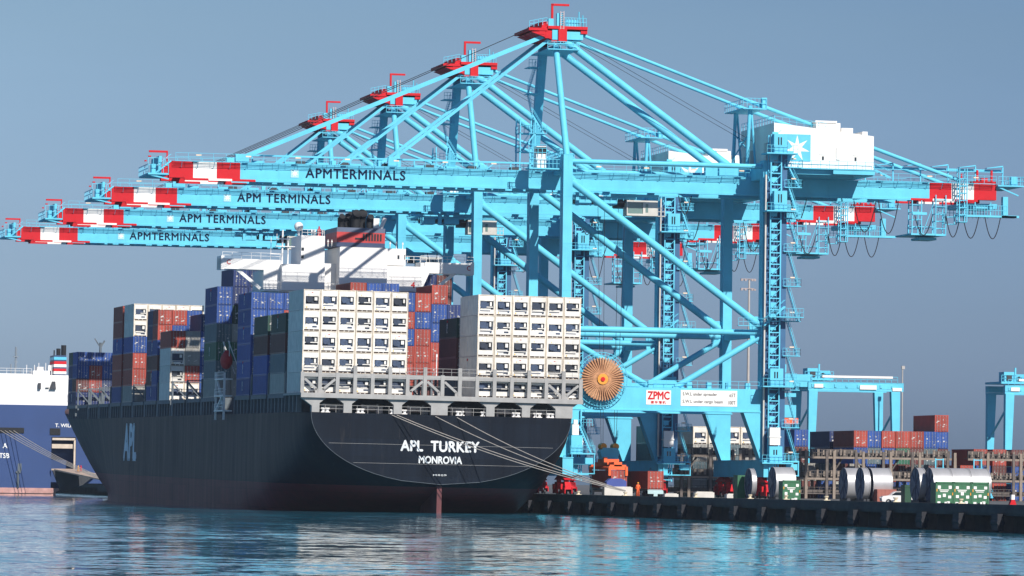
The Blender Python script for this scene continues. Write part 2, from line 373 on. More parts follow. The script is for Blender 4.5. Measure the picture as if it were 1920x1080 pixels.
bay('eighth bay from the stern',126.5,{0:'WWWR',1:'WRYY',2:'BBBBb'})
bay('ninth bay, aft short box',142,{0:'B-*B-*N-B-*R-R-'},6.058)
bay('ninth bay, forward short box',148.3,{0:'B-N-N-B-b-b-'},6.058)
bay('ninth bay from the stern',142,{1:'B-B-B-B-B-R-',2:'B-B-B-B-B-B-'})
bay('tenth bay from the stern',172,{0:'YRRBWW',1:'BBBBBW',2:'BBBBBW',3:'BBBBBW',4:'BBBBBW'})
bay('eleventh bay from the stern',186.6,{0:'BRRB*RR'})
bay('foremost bay, aft short box',250,{0:'b-*N-B-B-'},6.058)
bay('foremost bay, forward short box',256.4,{0:'b-*b-b-*g-'},6.058)
bay('foremost bay',250,{1:'b-*R-R-B-',2:'b-b-B-B-'})
# ================================================================ CONTAINER SHIP
ship=thing('container_ship','huge dark navy container ship seen from its stern, loaded with containers, moored at the quay','container ship')
ship.matrix_world=SHIP
D0=13.9
def deck(y): return D0+2.7*max(0,min(1,(y-256)/45.))
def Bd(y):
    if y<25: return 18.8+1.35*min(1,(y+1)/26)**.6
    if y<248: return 20.15
    return 20.15*max(0,1-((y-248)/104.)**2.1)
def hwidth(y,z):
    D=deck(y)
    if y<=75:
        t=max(0,(y+1))/76; zb=4.1-13*t**.75; n=2+7*t**.7; m_=2+5*t
        s=(D-z)/(D-zb)
        if s>=1: return 0
        return Bd(y)*(1-max(0,s)**n)**(1/m_)
    if y<185: 
        s=(D-z)/(D+8.9); return Bd(y)*(1-s**9)**(1/7)
    bw=20.0*(1-((y-185)/161.)**1.2) if y<346 else 0
    f=max(0,min(1,z/D)); 
    if y<346:
        bw=max(bw,0); return bw+(Bd(y)-bw)*f**.85 if Bd(y)>bw else bw*(1-f)+Bd(y)*f
    zs=D*((y-346)/(352-346))**.9
    return 0 if z<=zs else Bd(y)*((z-zs)/(D-zs))**.8
ys=[-1,1,4,8,13,19,26,34,43,53,64,75,90,110,140,170,185,192,200,210,220,230,240,250,258,266,275,285,295,305,314,322,330,337,342,346,347.5,349,350.5,351.6]
NZ=26
hull=MB(); grid=[]
for y in ys:
    D=deck(y); row=[]
    zl=4.1 if y<0 else None
    zb=(4.1-13*((y+1)/76)**.75) if y<=75 else -3
    zb=max(zb,-3)
    if y>346: zb=D*((y-346)/6.)**.9
    for j in range(NZ+1):
        z=D-(D-zb)*(1-math.cos(math.pi/2*(j/NZ)))**.75 if y<30 else D-(D-zb)*j/NZ
        if j==NZ: z=zb
        row.append((hwidth(y,z),z))
    grid.append(row)
BT=3.7
for sx in (-1,1):
    vs=[(sx*w,y,z) for y,row in zip(ys,grid) for w,z in row]; K=NZ+1
    for i in range(len(ys)-1):
        for j in range(NZ):
            q_=(i*K+j,(i+1)*K+j,(i+1)*K+j+1,i*K+j+1)
            hull.mi=0; hull.add([vs[k] for k in q_],[(0,1,2,3)],True)
# transom
K=NZ+1; tr=[(-w,-1,z) for w,z in grid[0]]+[(w,-1,z) for w,z in grid[0]][::-1]
hull.mi=1; hull.add(tr,[tuple(range(len(tr)))])
hull.mi=2
hull.add([(-Bd(y),y,deck(y)) for y in ys]+[(Bd(y),y,deck(y)) for y in ys],[(i,i+1,len(ys)+i+1,len(ys)+i) for i in range(len(ys)-1)])
def hullmat():
    m=bpy.data.materials.new('hull_paint'); m.use_nodes=True; N=m.node_tree.nodes; L=m.node_tree.links; p=N['Principled BSDF']
    p.inputs['Roughness'].default_value=.5; p.inputs['Specular IOR Level'].default_value=.14
    t=N.new('ShaderNodeTexCoord'); s=N.new('ShaderNodeSeparateXYZ'); L.new(t.outputs['Object'],s.inputs[0])
    mp=N.new('ShaderNodeMapping'); mp.inputs['Scale'].default_value=(.35,.35,.03); L.new(t.outputs['Object'],mp.inputs[0])
    nz=N.new('ShaderNodeTexNoise'); nz.inputs['Scale'].default_value=1.6; nz.inputs['Detail'].default_value=8; nz.inputs['Roughness'].default_value=.65; L.new(mp.outputs[0],nz.inputs['Vector'])
    cr=N.new('ShaderNodeValToRGB'); L.new(nz.outputs[0],cr.inputs[0]); e=cr.color_ramp.elements
    e[0].position=.35; e[0].color=(.002,.005,.012,1); e[1].position=.75; e[1].color=(.008,.015,.028,1)
    c2=N.new('ShaderNodeValToRGB'); L.new(nz.outputs[0],c2.inputs[0]); e=c2.color_ramp.elements
    e[0].position=.35; e[0].color=(.20,.022,.028,1); e[1].position=.72; e[1].color=(.15,.05,.05,1)
    gt=N.new('ShaderNodeMath'); gt.operation='GREATER_THAN'; gt.inputs[1].default_value=BT; L.new(s.outputs['Z'],gt.inputs[0])
    mx=N.new('ShaderNodeMixRGB'); L.new(gt.outputs[0],mx.inputs[0]); L.new(c2.outputs[0],mx.inputs[1]); L.new(cr.outputs[0],mx.inputs[2])
    # plate seams
    br=N.new('ShaderNodeTexBrick'); br.inputs['Scale'].default_value=1; br.inputs['Brick Width'].default_value=9; br.inputs['Row Height'].default_value=2.6; br.inputs['Mortar Size'].default_value=.05; br.inputs['Mortar Smooth'].default_value=.5
    br.inputs['Color1'].default_value=(1,1,1,1); br.inputs['Color2'].default_value=(.62,.62,.62,1); br.inputs['Mortar'].default_value=(.55,.55,.55,1)
    cb=N.new('ShaderNodeCombineXYZ'); ad=N.new('ShaderNodeMath'); L.new(s.outputs['X'],ad.inputs[0]); L.new(s.outputs['Y'],ad.inputs[1]); L.new(ad.outputs[0],cb.inputs[0]); L.new(s.outputs['Z'],cb.inputs[1]); L.new(cb.outputs[0],br.inputs['Vector'])
    ml=N.new('ShaderNodeMixRGB'); ml.blend_type='MULTIPLY'; ml.inputs[0].default_value=.7; L.new(mx.outputs[0],ml.inputs[1]); L.new(br.outputs['Color'],ml.inputs[2])
    L.new(ml.outputs[0],p.inputs['Base Color'])
    rr=N.new('ShaderNodeMapRange'); rr.inputs[1].default_value=.3; rr.inputs[2].default_value=.7; rr.inputs[3].default_value=.48; rr.inputs[4].default_value=.62; L.new(nz.outputs[0],rr.inputs[0]); L.new(rr.outputs[0],p.inputs['Roughness'])
    # scuffed and rust-run patches
    m5=N.new('ShaderNodeMapping'); m5.inputs['Scale'].default_value=(.5,.22,.05); L.new(t.outputs['Object'],m5.inputs[0])
    n5=N.new('ShaderNodeTexNoise'); n5.inputs['Scale'].default_value=2.4; n5.inputs['Detail'].default_value=9; n5.inputs['Roughness'].default_value=.75; L.new(m5.outputs[0],n5.inputs['Vector'])
    r5=N.new('ShaderNodeMapRange'); r5.inputs[1].default_value=.58; r5.inputs[2].default_value=.75; r5.inputs[4].default_value=.45; L.new(n5.outputs[0],r5.inputs[0])
    x5=N.new('ShaderNodeMixRGB'); L.new(r5.outputs[0],x5.inputs[0]); L.new(ml.outputs[0],x5.inputs[1]); x5.inputs[2].default_value=(.07,.062,.06,1); L.new(x5.outputs[0],p.inputs['Base Color'])
    bp=N.new('ShaderNodeBump'); bp.inputs['Strength'].default_value=.3; bp.inputs['Distance'].default_value=.08
    n3=N.new('ShaderNodeTexNoise'); n3.inputs['Scale'].default_value=.35; L.new(t.outputs['Object'],n3.inputs['Vector']); L.new(n3.outputs[0],bp.inputs['Height']); L.new(bp.outputs[0],p.inputs['Normal'])
    return m
HM=hullmat()
DKP=pm('ship_deck_paint',(.10,.05,.04),.8,var=.2)
SGY=pm('ship_dark_grey_steel',(.115,.14,.16),.6,var=.2,vs=.8)
ho=hull.build('hull',[HM,HM,DKP],ship)
# weld the smooth side so that shading runs on
import bmesh
bm=bmesh.new(); bm.from_mesh(ho.data); bmesh.ops.remove_doubles(bm,verts=bm.verts,dist=.0005); bmesh.ops.recalc_face_normals(bm,faces=bm.faces)
for ed in bm.edges:
    if len(ed.link_faces)==2 and len({f.material_index for f in ed.link_faces})>1: ed.smooth=False
bm.to_mesh(ho.data); bm.free()
# knuckle weld bead of the transom
m=MB(); m.path([(-w-.03,-1.02,z-.03) for w,z in grid[0]]+[(w+.03,-1.02,z-.03) for w,z in grid[0]][::-1],.03,5); m.build('transom_edge_bead',SGY,ho)
for z in (9.6,6.9): 
    w=hwidth(-1,z); m=MB(); m.box(-w*.96,w*.96,-1.03,-1.0,z,z+.03); m.build('weld_seam',GY,ho)
m=MB(); m.prism([(-.3,-3),(13,-3),(9,4.2),(-.3,4.2)],'x',-.35,.35); m.build('rudder',[pm('rudder_red_paint',(.13,.03,.035),.6,var=.25,rust=.4)],ship)
txt('APL  TURKEY',PC_WHITE,ho,(-5.85,-1.0,8.75),11.3,1.45,bold=.032,sp=1.05)
txt('MONROVIA',PC_WHITE,ho,(-3.2,-1.0,7.05),6.2,1.0,bold=.03)
txt('IMO 9000000'[0:3]+' 95 32 79',PC_WHITE,ho,(-1.1,-1.0,5.3),1.9,.22,bold=.03)
txt('APL',pm('hull_lettering_pale_blue',(.88,.93,.95),.6),ho,(-20.17,180,6.6),15.6,5.9,'-X',bold=.045,sp=1.0,depth=.04)
# bulwark / rails at the stern, platform under the sternmost bay
m=MB()
m.box(-20.4,20.4,-1.35,-.95,15.95,16.5); m.box(-20.4,20.4,-.95,13.4,16.3,16.6); m.build('stern_platform',GY,ship)
for x,w_,fl in ((-18.2,.55,1),(-13.6,.6,1),(-6.4,.6,1),(-.4,1.2,1),(7.0,.6,1),(12.2,.6,1),(17.6,1.1,1)):
    m=MB(); y0,y1=-.9,.3
    m.box(x-w_,x+w_,y0,y1,13.9,15.95)
    m.prism([(x-w_-1.0,15.95),(x-w_-.001,15.2),(x-w_-.001,15.95)],'y',y0+.01,y1-.01); m.prism([(x+w_+.001,15.2),(x+w_+1.0,15.95),(x+w_+.001,15.95)],'y',y0+.01,y1-.01)
    if x==-18.2: m.prism([(-20.3,15.95),(x-w_-.001,14.8),(x-w_-.001,15.9)],'y',y0+.02,y1-.02)
    if x>17: m.box(x+.2,19.0,y0+.02,y1-.02,13.9,15.9)
    m.build('pillar',GY,ship)
m=MB(); m.rail((-18.3,-.7,13.9),(18.3,-.7,13.9),1.05,1.5,.05); m.build('stern_railing',GY,ship)
m=MB(); m.box(-19.2,19.2,9,9.4,13.9,16.2); m.build('bulkhead',SGY,ship)
for x in (-15.5,-10,-3.4,2.9,9.6,14.6):
    m=MB(); m.pipe((x-.9,2,14.7),(x+.9,2,14.7),.5,12); m.box(x-1.2,x-.95,1.3,2.7,13.95,15.2); m.box(x+.95,x+1.2,1.3,2.7,13.95,15.2); m.box(x+1.2,x+1.9,1.5,2.5,13.95,14.9)
    m.build('mooring_winch',pm('winch_paint',(.5,.47,.42),.6,var=.25,vs=3),ship)
for x in (-17,-12,-7.1,-5.9,-.8,2.4,6.0,10.6,13.7,15.6):
    m=MB(); m.pipe((x,-.3,13.9),(x,-.3,14.5),.22,8); m.pipe((x+.6,-.3,13.9),(x+.6,-.3,14.5),.22,8); m.box(x-.35,x+.95,-.55,-.05,13.9,14.02); m.pipe((x-.3,-.3,14.45),(x+.9,-.3,14.45),.12,6)
    m.build('fairlead',WS,ship)
# lashing bridge at the stern (grey), posts between every row
m=MB()
for k_ in range(17):
    x=-20.16+2.52*k_; tall=k_ in (1,3,5,7,9,11,13,15); w_=.26
    m.box(x-w_,x+w_,-.85,-.35,16.5,20.6 if tall else 19.55)
m.box(-20.3,20.3,-.8,-.4,19.1,19.45); m.box(-20.4,20.4,-1.3,-.9,16.5,16.62)
for k_ in range(16):
    x=-20.16+2.52*k_
    if k_ in (0,1,14,15,6,7,8):
        a_,b_=(x+.35,18.6),(x+2.1,17.1)
        if k_ in (1,15,6,): a_,b_=(x+2.2,18.6),(x+.4,17.1)
        m.beam((a_[0],-.6,a_[1]),(b_[0],-.6,b_[1]),.3,.34); m.box(b_[0]-.25,b_[0]+.25,-.75,-.45,16.62,17.25)
    m.box(x+.26,x+2.26,-.78,-.42,18.9,19.1); m.beam((x+.26,-.5,17.9),(x+2.26,-.5,17.9),.05)
m.rail((-20.1,-.85,19.46),(20.1,-.85,19.46),1.0,1.26,.045)
m.build('lashing_bridge',GY,ship)
m=MB(); m.pipe((-.9,-.6,19.4),(-.9,-.6,22.3),.08,6); m.box(-1.0,-.8,-.7,-.5,22.1,22.5); m.build('stern_light_mast',WS,ship)
# side stanchions, hatch covers
stm=MB(); stm.box(-.55,.15,-.32,.32,0,2.68); stm.prism([(.15,2.68),(.9,2.68),(.15,1.6)],'y',-.1,.1); stm=stm.mesh('stanchion',SGY)
y=4.
while y<262:
    for sx in ((-1,) if y>40 else (-1,1)):
        if not (60<y<76): link('stanchion',stm,ship,(sx*19.55,y,13.9))
    y+=3.05
for y0,y1 in ((14.2,27.2),(29.4,42.4),(44.6,57.6),(77.6,90.6),(93,106),(109,122),(126,139),(141.6,154.7),(157,170),(171.6,184.6),(186.2,199.2),(202,215),(217,230),(233,246),(249.6,262.8)):
    m=MB(); m.box(-19.2,20.2,y0,y1,13.9,16.0); m.box(-20.2,20.3,y0,y1,16.0,16.6); m.build('hatch_cover',SGY,ship)
for y in (13.4,28.2,43.4,91.8,107.5,124,140.4,155.8,170.6,185.3,200.5,216,231.5,247.8):
    m=MB(); t_=19.6
    for x in [-20.0+2.5*i for i in range(17)]: m.box(x-.14,x+.14,y-.3,y+.3,16.6,t_)
    m.box(-20.1,20.1,y-.35,y+.35,t_,t_+.15); m.box(-20.1,-19.5,y-.6,y+.5,13.9,16.7)
    for i in (0,1,4,8): m.beam((-19.9+2.5*i,y-.31,19.3),(-17.7+2.5*i,y-.31,16.9),.22)
    m.rail((-20.1,y-.35,t_+.15),(20.1,y-.35,t_+.15),1.0,2.5,.05)
    m.build('lashing_bridge',SGY,ship)
# superstructure
def P(name,mat,*boxes,par=None):
    m=MB()
    for b_ in boxes: m.box(*b_)
    return m.build(name,mat,par or ship)
P('accommodation_block',WS,(-4.05,3.6,62.3,72.9,30,40.05),(-5.9,8.8,62.5,76,13.9,30),(-12.9,8.8,62.5,76,30,37.3),(-12.9,-6.2,60.4,62.5,33.2,37.25),(-6.2,-3.7,62.2,62.5,33.2,37.6),(3.6,9.2,60.8,62.5,33.6,37.5))
P('bridge_deck',WS,(-15.5,11.5,60.9,75.5,33.0,33.35),(-9.9,-6.2,61,70,37.25,41.8),(3.6,6.6,61,72,37.6,40.2))
m=MB(); m.box(-4.1,3.4,59.4,73,33.35,40.1); fc=m.build('funnel_casing',WS,ship)
m=MB(); m.box(-3.9,3.2,59.7,72.4,40.1,40.2); m.build('funnel_deck',GY,fc)
m=MB(); m.box(-4.5,3.1,60.2,70,40.2,40.9); f1=m.build('funnel',pm('funnel_navy',(.03,.05,.12),.5),ship)
m=MB(); m.box(-4.5,3.1,60.2,70,40.9,42.5); m.build('funnel_band',pm('funnel_red',(.45,.035,.035),.5,var=.3),f1,label='red band')
m=MB(); m.box(-4.5,3.1,60.2,70,42.5,43.2); m.build('funnel_top',pm('funnel_grey_blue',(.10,.13,.20),.5),f1)
m=MB(); m.box(-1.6,-.1,60.12,60.2,41.4,41.65)
for i in range(7): m.box(-.4+i*.45,-.15+i*.45,60.12,60.2,41.25,42.3)
m.build('louvre',RB,f1)
SOOT=pm('soot_black',(.008,.009,.012),.8)
for x,y,r_,z in ((-3.6,62,.5,44.7),(-2.3,64,.5,44.9),(-1.2,62.5,.7,45.3),(-.1,63.5,.75,45.4),(.9,62,.5,44.8),(-1.4,66,.6,45.2)):
    m=MB(); m.pipe((x,y,43.2),(x,y,z),r_,12); m.pipe((x,y,z-.3),(x+.1,y-.8,z+.25),r_*1.02,10); m.build('exhaust_pipe',SOOT,f1)
m=MB(); m.box(1.4,2.3,61,62,43.2,44.8); m.beam((2.5,61,43.2),(3.1,60.5,44.8),.45); m.build('vent_cowl',WS,f1)
# wings
m=MB(); m.box(-22.2,-12.9,62,66,36.3,37.9); m.box(-22.2,-21.7,61.9,66.1,36.2,38.3); m.beam((-19.6,62.6,36.3),(-15.9,62.6,33.4),.45,.5); m.box(-15.5,-12.9,62,72,33.4,36.3)
m.rail((-22,62,37.9),(-13,62,37.9),1.0,1.5,.05); m.build('bridge_wing',WS,ship)
txt('C',RD,ship,(-21.3,62,37.0),.6,.7,name='marking',bold=.02)
m=MB(); m.box(9.2,17.6,62,66,36.6,38.3); m.box(17.2,17.7,61.9,66.1,36.5,38.5); m.beam((14.7,62.6,36.7),(10.6,62.6,33.2),.45,.5); m.prism([(9.2,36.6),(10.6,36.6),(9.2,33.4)],'y',62,66)
m.rail((5,61.5,38.1),(10,61.5,38.1),1.0,1,.06); m.rail((9.2,62,38.3),(17.6,62,38.3),1.0,1.5,.05); m.build('bridge_wing',WS,ship)
txt('4',RD,ship,(7.5,60.8,34.2),.6,.9,name='marking')
txt('C',RD,ship,(16.6,62,37.2),.5,.7,name='marking')
for a_,b_ in ((-15.4,-12.9),(-6.2,-4)): m=MB(); m.rail((a_,60.9,33.35),(b_,60.9,33.35),1.1,.7,.06); m.build('deck_railing',WS,ship)
m=MB(); m.box(8.4,10.4,60.9,62,32.3,32.7); m.rail((8.6,60.9,32.7),(10.3,60.9,32.7),1.2,.5,.08); m.build('deck_railing',WS,ship)
m=MB()
for x,z in ((-10.8,39.4),(-10.8,38.2)): m.box(x+.95,x+1.35,60.97,61,z,z+.5)
m.box(6.4,6.5,60.9,61,38.6,39.3); m.box(5.3,5.6,60.95,61,38.6,39.2); m.build('window',GLS,ship)
m=MB(); m.pipe((-12.5,63,37.2),(-12.5,63,42.6),.14,8); m.pipe((-11.6,63,37.2),(-11.6,63,41.5),.12,8); m.box(-13.6,-10.6,62.6,63.4,40.0,40.12); m.box(-14.4,-12.6,62.9,63.1,38.8,38.9)
m.pipe((-14.3,63,38.8),(-14.3,63,41.4),.05,6); m.pipe((-13.4,63,40.1),(-13.4,63,42),.05,6); m.beam((-13.4,62.8,41.2),(-11.4,62.8,41.2),.15); m.build('radar_mast',WS,ship)
m=MB(); m.ell((-10.0+-.1,62.5,43.2),.72,.72,.72); m.pipe((-10.1,62.5,41.8),(-10.1,62.5,42.6),.2,8); m.build('radar_dome',WS,ship)
m=MB(); m.box(-7.3,-6.8,61.4,61.9,41.8,42.9); m.pipe((-7.05,61.6,42.9),(-7.05,61.6,43.3),.12,6); m.build('red_signal_lamp',RD,ship)
m=MB()
m.rail((-9.8,61.1,41.8),(-6.3,61.1,41.8),.9,.8,.05); m.build('roof_railing',WS,ship)
for x in (-8.2,-7.7,-6.5,-5.6,-5.0,4.2,5.2,6.2):
    m=MB(); m.pipe((x,61.6,41.8 if x<-6 else 40.2),(x,61.6,42.8 if x<-6 else 41.3),.07,6); m.box(x-.12,x+.12,61.5,61.7,42.4 if x<-6 else 40.9,42.6 if x<-6 else 41.1); m.build('antenna',WS,ship)
# gangway tower at the side
m=MB(); 
for z in (14.3,16.6,19.2): m.box(-21.4,-19.9,62,70.5,z,z+.2); m.rail((-21.35,62,z+.2),(-21.35,70.5,z+.2),1.0,1.2,.07)
for y in (62.2,70.3): m.box(-21.3,-21.0,y-.15,y+.15,13.0,20.3)
m.beam((-21.1,62.4,14.4),(-21.1,69.6,19.3),.3); m.beam((-21.2,69.5,14.4),(-21.2,63,16.9),.3); m.build('accommodation_ladder',WS,ship)
lb=MB(); lb.ell((0,0,0),.85,3.0,1.35,16,12); lb.ell((0,-.2,1.0),.5,1.3,.65); 
lb=lb.build('lifeboat',RD); lb.matrix_world=SHIP@Matrix.Translation((-20.4,65.5,22.2)); tag(lb,'red enclosed lifeboat hanging on the near side of the ship below the deckhouse','lifeboat')
for y_ in (-2.6,2.6): m=MB(); m.beam((-.2,y_,3.0),(1.8,y_,-2.0),.14); m.pipe((0,y_,.6),(0,y_,3.0),.05); dv=m.build('davit',WS,ship); dv.location=(-20.4,65.5,22.2)
# bow mast
m=MB(); m.pipe((-14,262,24),(-14,262,29.2),.25,8); m.beam((-14,262,28.2),(-15.2,262,30),.2); m.beam((-14,262,28.2),(-13.2,262,29.6),.3); m.box(-15.5,-12.5,261.5,262.5,13.9,24); m.build('foremast',SGY,ship)
# mooring ropes
def rope(a_,b_,sag,label,r_=.06,grp='mooring ropes of the container ship'):
    a_=Vector(a_);b_=Vector(b_); pts=[]
    for i in range(25):
        t_=i/24; p_=a_.lerp(b_,t_); p_.z-=sag*4*t_*(1-t_); pts.append(p_)
    o=MB().path(pts,r_,6).build('mooring_rope',ROPE); tag(o,label,'rope',grp)
BOL=(.62,-24.6,3.5)
rope((-27.6,-1.05,13.8),BOL,.9,'leftmost of the four pale mooring ropes running from the stern to the quay')
rope((-26.9,-1.05,13.8),(.62,-24.6,3.6),.7,'second from the left of the four mooring ropes leading off the stern')
rope((-21.3,-1.05,13.7),(.62,-24.6,3.55),.8,'mooring rope leaving the stern just right of the ship name middle')
rope((-18.2,-1.05,13.6),(.62,-24.6,3.62),.8,'rightmost of the four mooring ropes running from the stern to the quay')
# ================================================================ SHIP-TO-SHORE CRANES
OFF=(-3.2,0,-2.54)
def C(): return MB(OFF)
crane=thing('gantry_crane','','gantry crane',(3.2,35,2.54),group='light blue ship-to-shore cranes along the quay')
def cb(m,name,mats=CY,par=None,**kw): return m.build(name,mats,par or crane,**kw)
for s in (-1,1):
    yl=11*s
    m=C(); m.box(2.55,3.95,yl-1,yl+1,18.9,53.2); m.hexa([(2.55,yl-1,8.3),(3.95,yl-1,8.3),(3.95,yl+1,8.3),(2.55,yl+1,8.3)],[(2.55,yl-1,15.5),(5.9,yl-1,15.5),(5.9,yl+1,15.5),(2.55,yl+1,15.5)])
    for z in (20.5,26,33,40,47): m.box(2.53,3.97,yl-1.02,yl+1.02,z,z+.08)
    cb(m,'leg')
    m=C(); m.box(33.3,34.7,yl-1,yl+1,18.9,53.2); m.hexa([(33.3,yl-1,8.3),(34.7,yl-1,8.3),(34.7,yl+1,8.3),(33.3,yl+1,8.3)],[(30.6,yl-1,15.5),(34.7,yl-1,15.5),(34.7,yl+1,15.5),(30.6,yl+1,15.5)])
    for z in (20.5,26,33,40,47): m.box(33.28,34.72,yl-1.02,yl+1.02,z,z+.08)
    cb(m,'leg')
    m=C(); m.box(2.4,34.85,yl-.95,yl+.95,15.5,18.9); m.box(2.3,34.95,yl-1.1,yl+1.1,15.42,15.6)
    pb=cb(m,'portal_beam')
    m=C(); m.rail((6,yl-.9,18.9),(33,yl-.9,18.9),1.1,1.6,.05)
    for x in (8,16,22,25,28,31): m.box(x,x+.7,yl-.7,yl,18.9,19.5+.3*(x%3))
    cb(m,'handrail',CY,pb)
    m=C(); m.pipe((3.9,yl,52.3),(33.4,yl,52.3),.36,12); m.pipe((4,yl,49.3),(33.2,yl,28.5),.56,14); m.pipe((3.9,yl,27.4),(33.3,yl,27.4),.46,12)
    m.pipe((3.9,yl,25.8),(16.7,yl,18.8),.46,12); m.pipe((20.0,yl,18.8),(33.3,yl,26.8),.46,12)
    m.prism([(31.5,29.8),(33.3,29.8),(33.3,25.5),(31.8,26.3)],'y',yl-.15,yl+.15); m.prism([(14.6,18.9),(21.8,18.9),(20.2,20.0),(16.3,20.0)],'y',yl-.15,yl+.15); m.prism([(3.95,50.5),(3.95,47.6),(6,48.2)],'y',yl-.15,yl+.15)
    cb(m,'brace_pipes')
for x in (2.45,33.2):
    m=C(); m.box(x,x+1.6,-14.2,14.2,5.8,8.3); m.box(x-.06,x+1.66,-14.3,14.3,8.24,8.36); cb(m,'sill_beam')
for x in (2.65,33.4):
    m=C(); m.box(x,x+1.2,-10,10,50.5,53.0); cb(m,'cross_beam')
m=C(); m.box(33.5,34.5,-10,10,26.8,28.0); m.box(2.8,3.7,-10,10,26.9,27.9); cb(m,'cross_beam')
whl=MB(); whl.pipe((-.12,0,0),(.12,0,0),.4,14); whl=whl.mesh('wheel',DK)
for x in (3.25,34.0):
    for y in (-11,11):
        m=C(); m.prism([(y-3.4,5.0),(y+3.4,5.0),(y+1,5.8),(y-1,5.8)],'x',x-.5,x+.5)
        for q_ in (-2.4,2.4):
            m.prism([(y+q_-1.5,3.6),(y+q_+1.5,3.6),(y+q_+.8,4.7),(y+q_-.8,4.7)],'x',x-.45,x+.45); m.box(x-.3,x+.3,y+q_-.3,y+q_+.3,4.6,5.0); m.box(x-.6,x-.45,y+q_-1.5,y+q_+1.5,3.0,3.9); m.box(x+.45,x+.6,y+q_-1.5,y+q_+1.5,3.0,3.9)
            m.box(x-.9,x-.6,y+q_-.3,y+q_+.4,3.6,4.4)
        bo=cb(m,'bogie',RD)
        for q_ in (-3.3,-1.5,1.5,3.3): link('wheel',whl,bo,(x-3.2,y+q_,.45))
# boom and girder
def girder(m,y,x0,x1,z0,z1,w=.6):
    m.box(x0,x1,y-w,y+w,z0,z1); m.box(x0,x1,y-w-.05,y+w+.05,z1,z1+.08)
def banded(x0,x1,bands,name,z0=48.65,z1=51.0):
    parts=[]
    m=C(); m.mi=0
    for y in (-4,4): girder(m,y,x0,x1,z0,z1)
    return m
segs=[(-55.3,-51.7,1),(-51.7,-48.2,2),(-48.2,-44.7,1),(-44.7,4.4,0)]
m=C()
for a_,b_,k_ in segs:
    m.mi=k_
    for y in (-4,4): girder(m,y,a_,b_,48.65,51.0); m.box(a_+2.3,b_+2.3 if b_<0 else b_,y-.72,y-.3,48.32,48.64)
m.mi=0
for i in range(9): x=-53+7*i; m.box(x,x+.8,-3.4,3.4,49.6,50.6)
m.box(-45.4,-43.4,-4.5,-3.5,51.08,52.4); m.box(-45.4,-43.4,3.5,4.5,51.08,52.4); m.box(-22.4,-21.2,-4.5,-3.5,51.08,52.6); m.box(-22.4,-21.2,3.5,4.5,51.08,52.6)
for i in range(22): x=-43+2.1*i; m.box(x,x+.9,-3.2,-2.4,48.0,48.5)
m.box(-44,4,-3.0,-2.9,48.05,48.15)
boom=cb(m,'boom',[CY,RD,WH])
m=C()
for a_,b_,k_ in ((4.6,61.7,0),(61.7,65.2,1),(65.2,68.8,2),(68.8,72.4,1)):
    m.mi=k_
    for y in (-4,4): girder(m,y,a_,b_,48.65,51.0); m.box(max(a_-3,4.6),b_-3,y-.72,y-.3,48.32,48.64)
m.mi=0
for i in range(10): x=6+7*i; m.box(x,x+.8,-3.4,3.4,49.6,50.6)
cg=cb(m,'main_girder',[CY,RD,WH])
# walkways
def walk(m,x0,x1,y,z,lampy=True):
    m.mi=0
    for k_ in range(4): m.beam((x0,y-.45+.27*k_,z-.03),(x1,y-.45+.27*k_,z-.03),.05)
    m.rail((x0,y-.5,z),(x1,y-.5,z),1.15,1.9,.05)
    n_=int((x1-x0)/2.4)
    for i in range(n_): x=x0+1+i*2.4; m.beam((x,y-.4,z-.05),(x,y+.5,z-.9),.07)
    if lampy:
        m.mi=1; x=x0+3
        while x<x1: m.box(x,x+.8,y-.62,y-.4,z+.75,z+.95); x+=7.4
    m.mi=0
m=C(); walk(m,-54.5,3.5,-5.3,51.1); cb(m,'walkway',[CY,LAMP])
m=C(); walk(m,-54.5,3.5,5.4,51.1,False); cb(m,'walkway',[CY,LAMP])
for a_,b_,c_,d_ in ((6,33,-5.3,True),(50.5,72,-5.3,True),(50.5,72,5.4,False)):
    m=C(); walk(m,a_,b_,c_,51.1,d_); cb(m,'walkway',[CY,LAMP])
m=C(); m.box(-43,2,-2.2,-1.9,52.3,52.55)
for i in range(10): x=-42.5+4.9*i; m.beam((x,-2.05,51),(x,-2.05,52.3),.16); m.box(x-.1,x+1.6,-2.5,-1.6,51.1,51.6)
cb(m,'cable_tray')
m=C(); m.mi=1
for i in range(7): x=-36+6.5*i; m.box(x,x+1.3,-3,-1.8,51.05,51.7)
m.mi=0
for i in range(5): x=-30+7.5*i; m.beam((x,-3,51),(x+1.6,-3,52.3),.12); m.box(x-.6,x,-2.6,-2,51.05,51.9)
cb(m,'rope_support',[CY,DK])
# boom tip
m=C(); m.box(-58.4,-55.35,-4.8,4.8,49.0,49.25); m.rail((-58.4,-4.8,49.25),(-55.4,-4.8,49.25),2.2,.7,.07); m.rail((-58.4,-4.8,49.25),(-58.4,4.8,49.25),1.3,1.2,.07)
m.stair((-57.2,-4.4,49.3),(-55.0,-4.4,51.1),.7); m.box(-57.9,-57.2,-4.2,-3.4,49.25,50.6); m.box(-56.7,-56.3,-4,4,49.25,51.8); m.beam((-58.3,-4.5,49),(-55.3,-4.5,48.4),.2); cb(m,'boom_tip_platform')
m=C(); m.beam((-58.2,-3.9,52.45),(-55.4,-3.9,52.45),.3); m.beam((-55.5,-3.9,51),(-55.5,-3.9,52.5),.2); m.beam((-56.9,-3.9,50.4),(-55.6,-3.9,51.7),.15); m.box(-58.9,-58.6,-4.5,-4.2,50.9,51.1); m.box(-56.1,-55.4,-4.7,-3.9,50.0,50.5); m.box(-58.3,-57.9,-4.2,-3.8,51.6,51.8); cb(m,'tip_davit',RD)
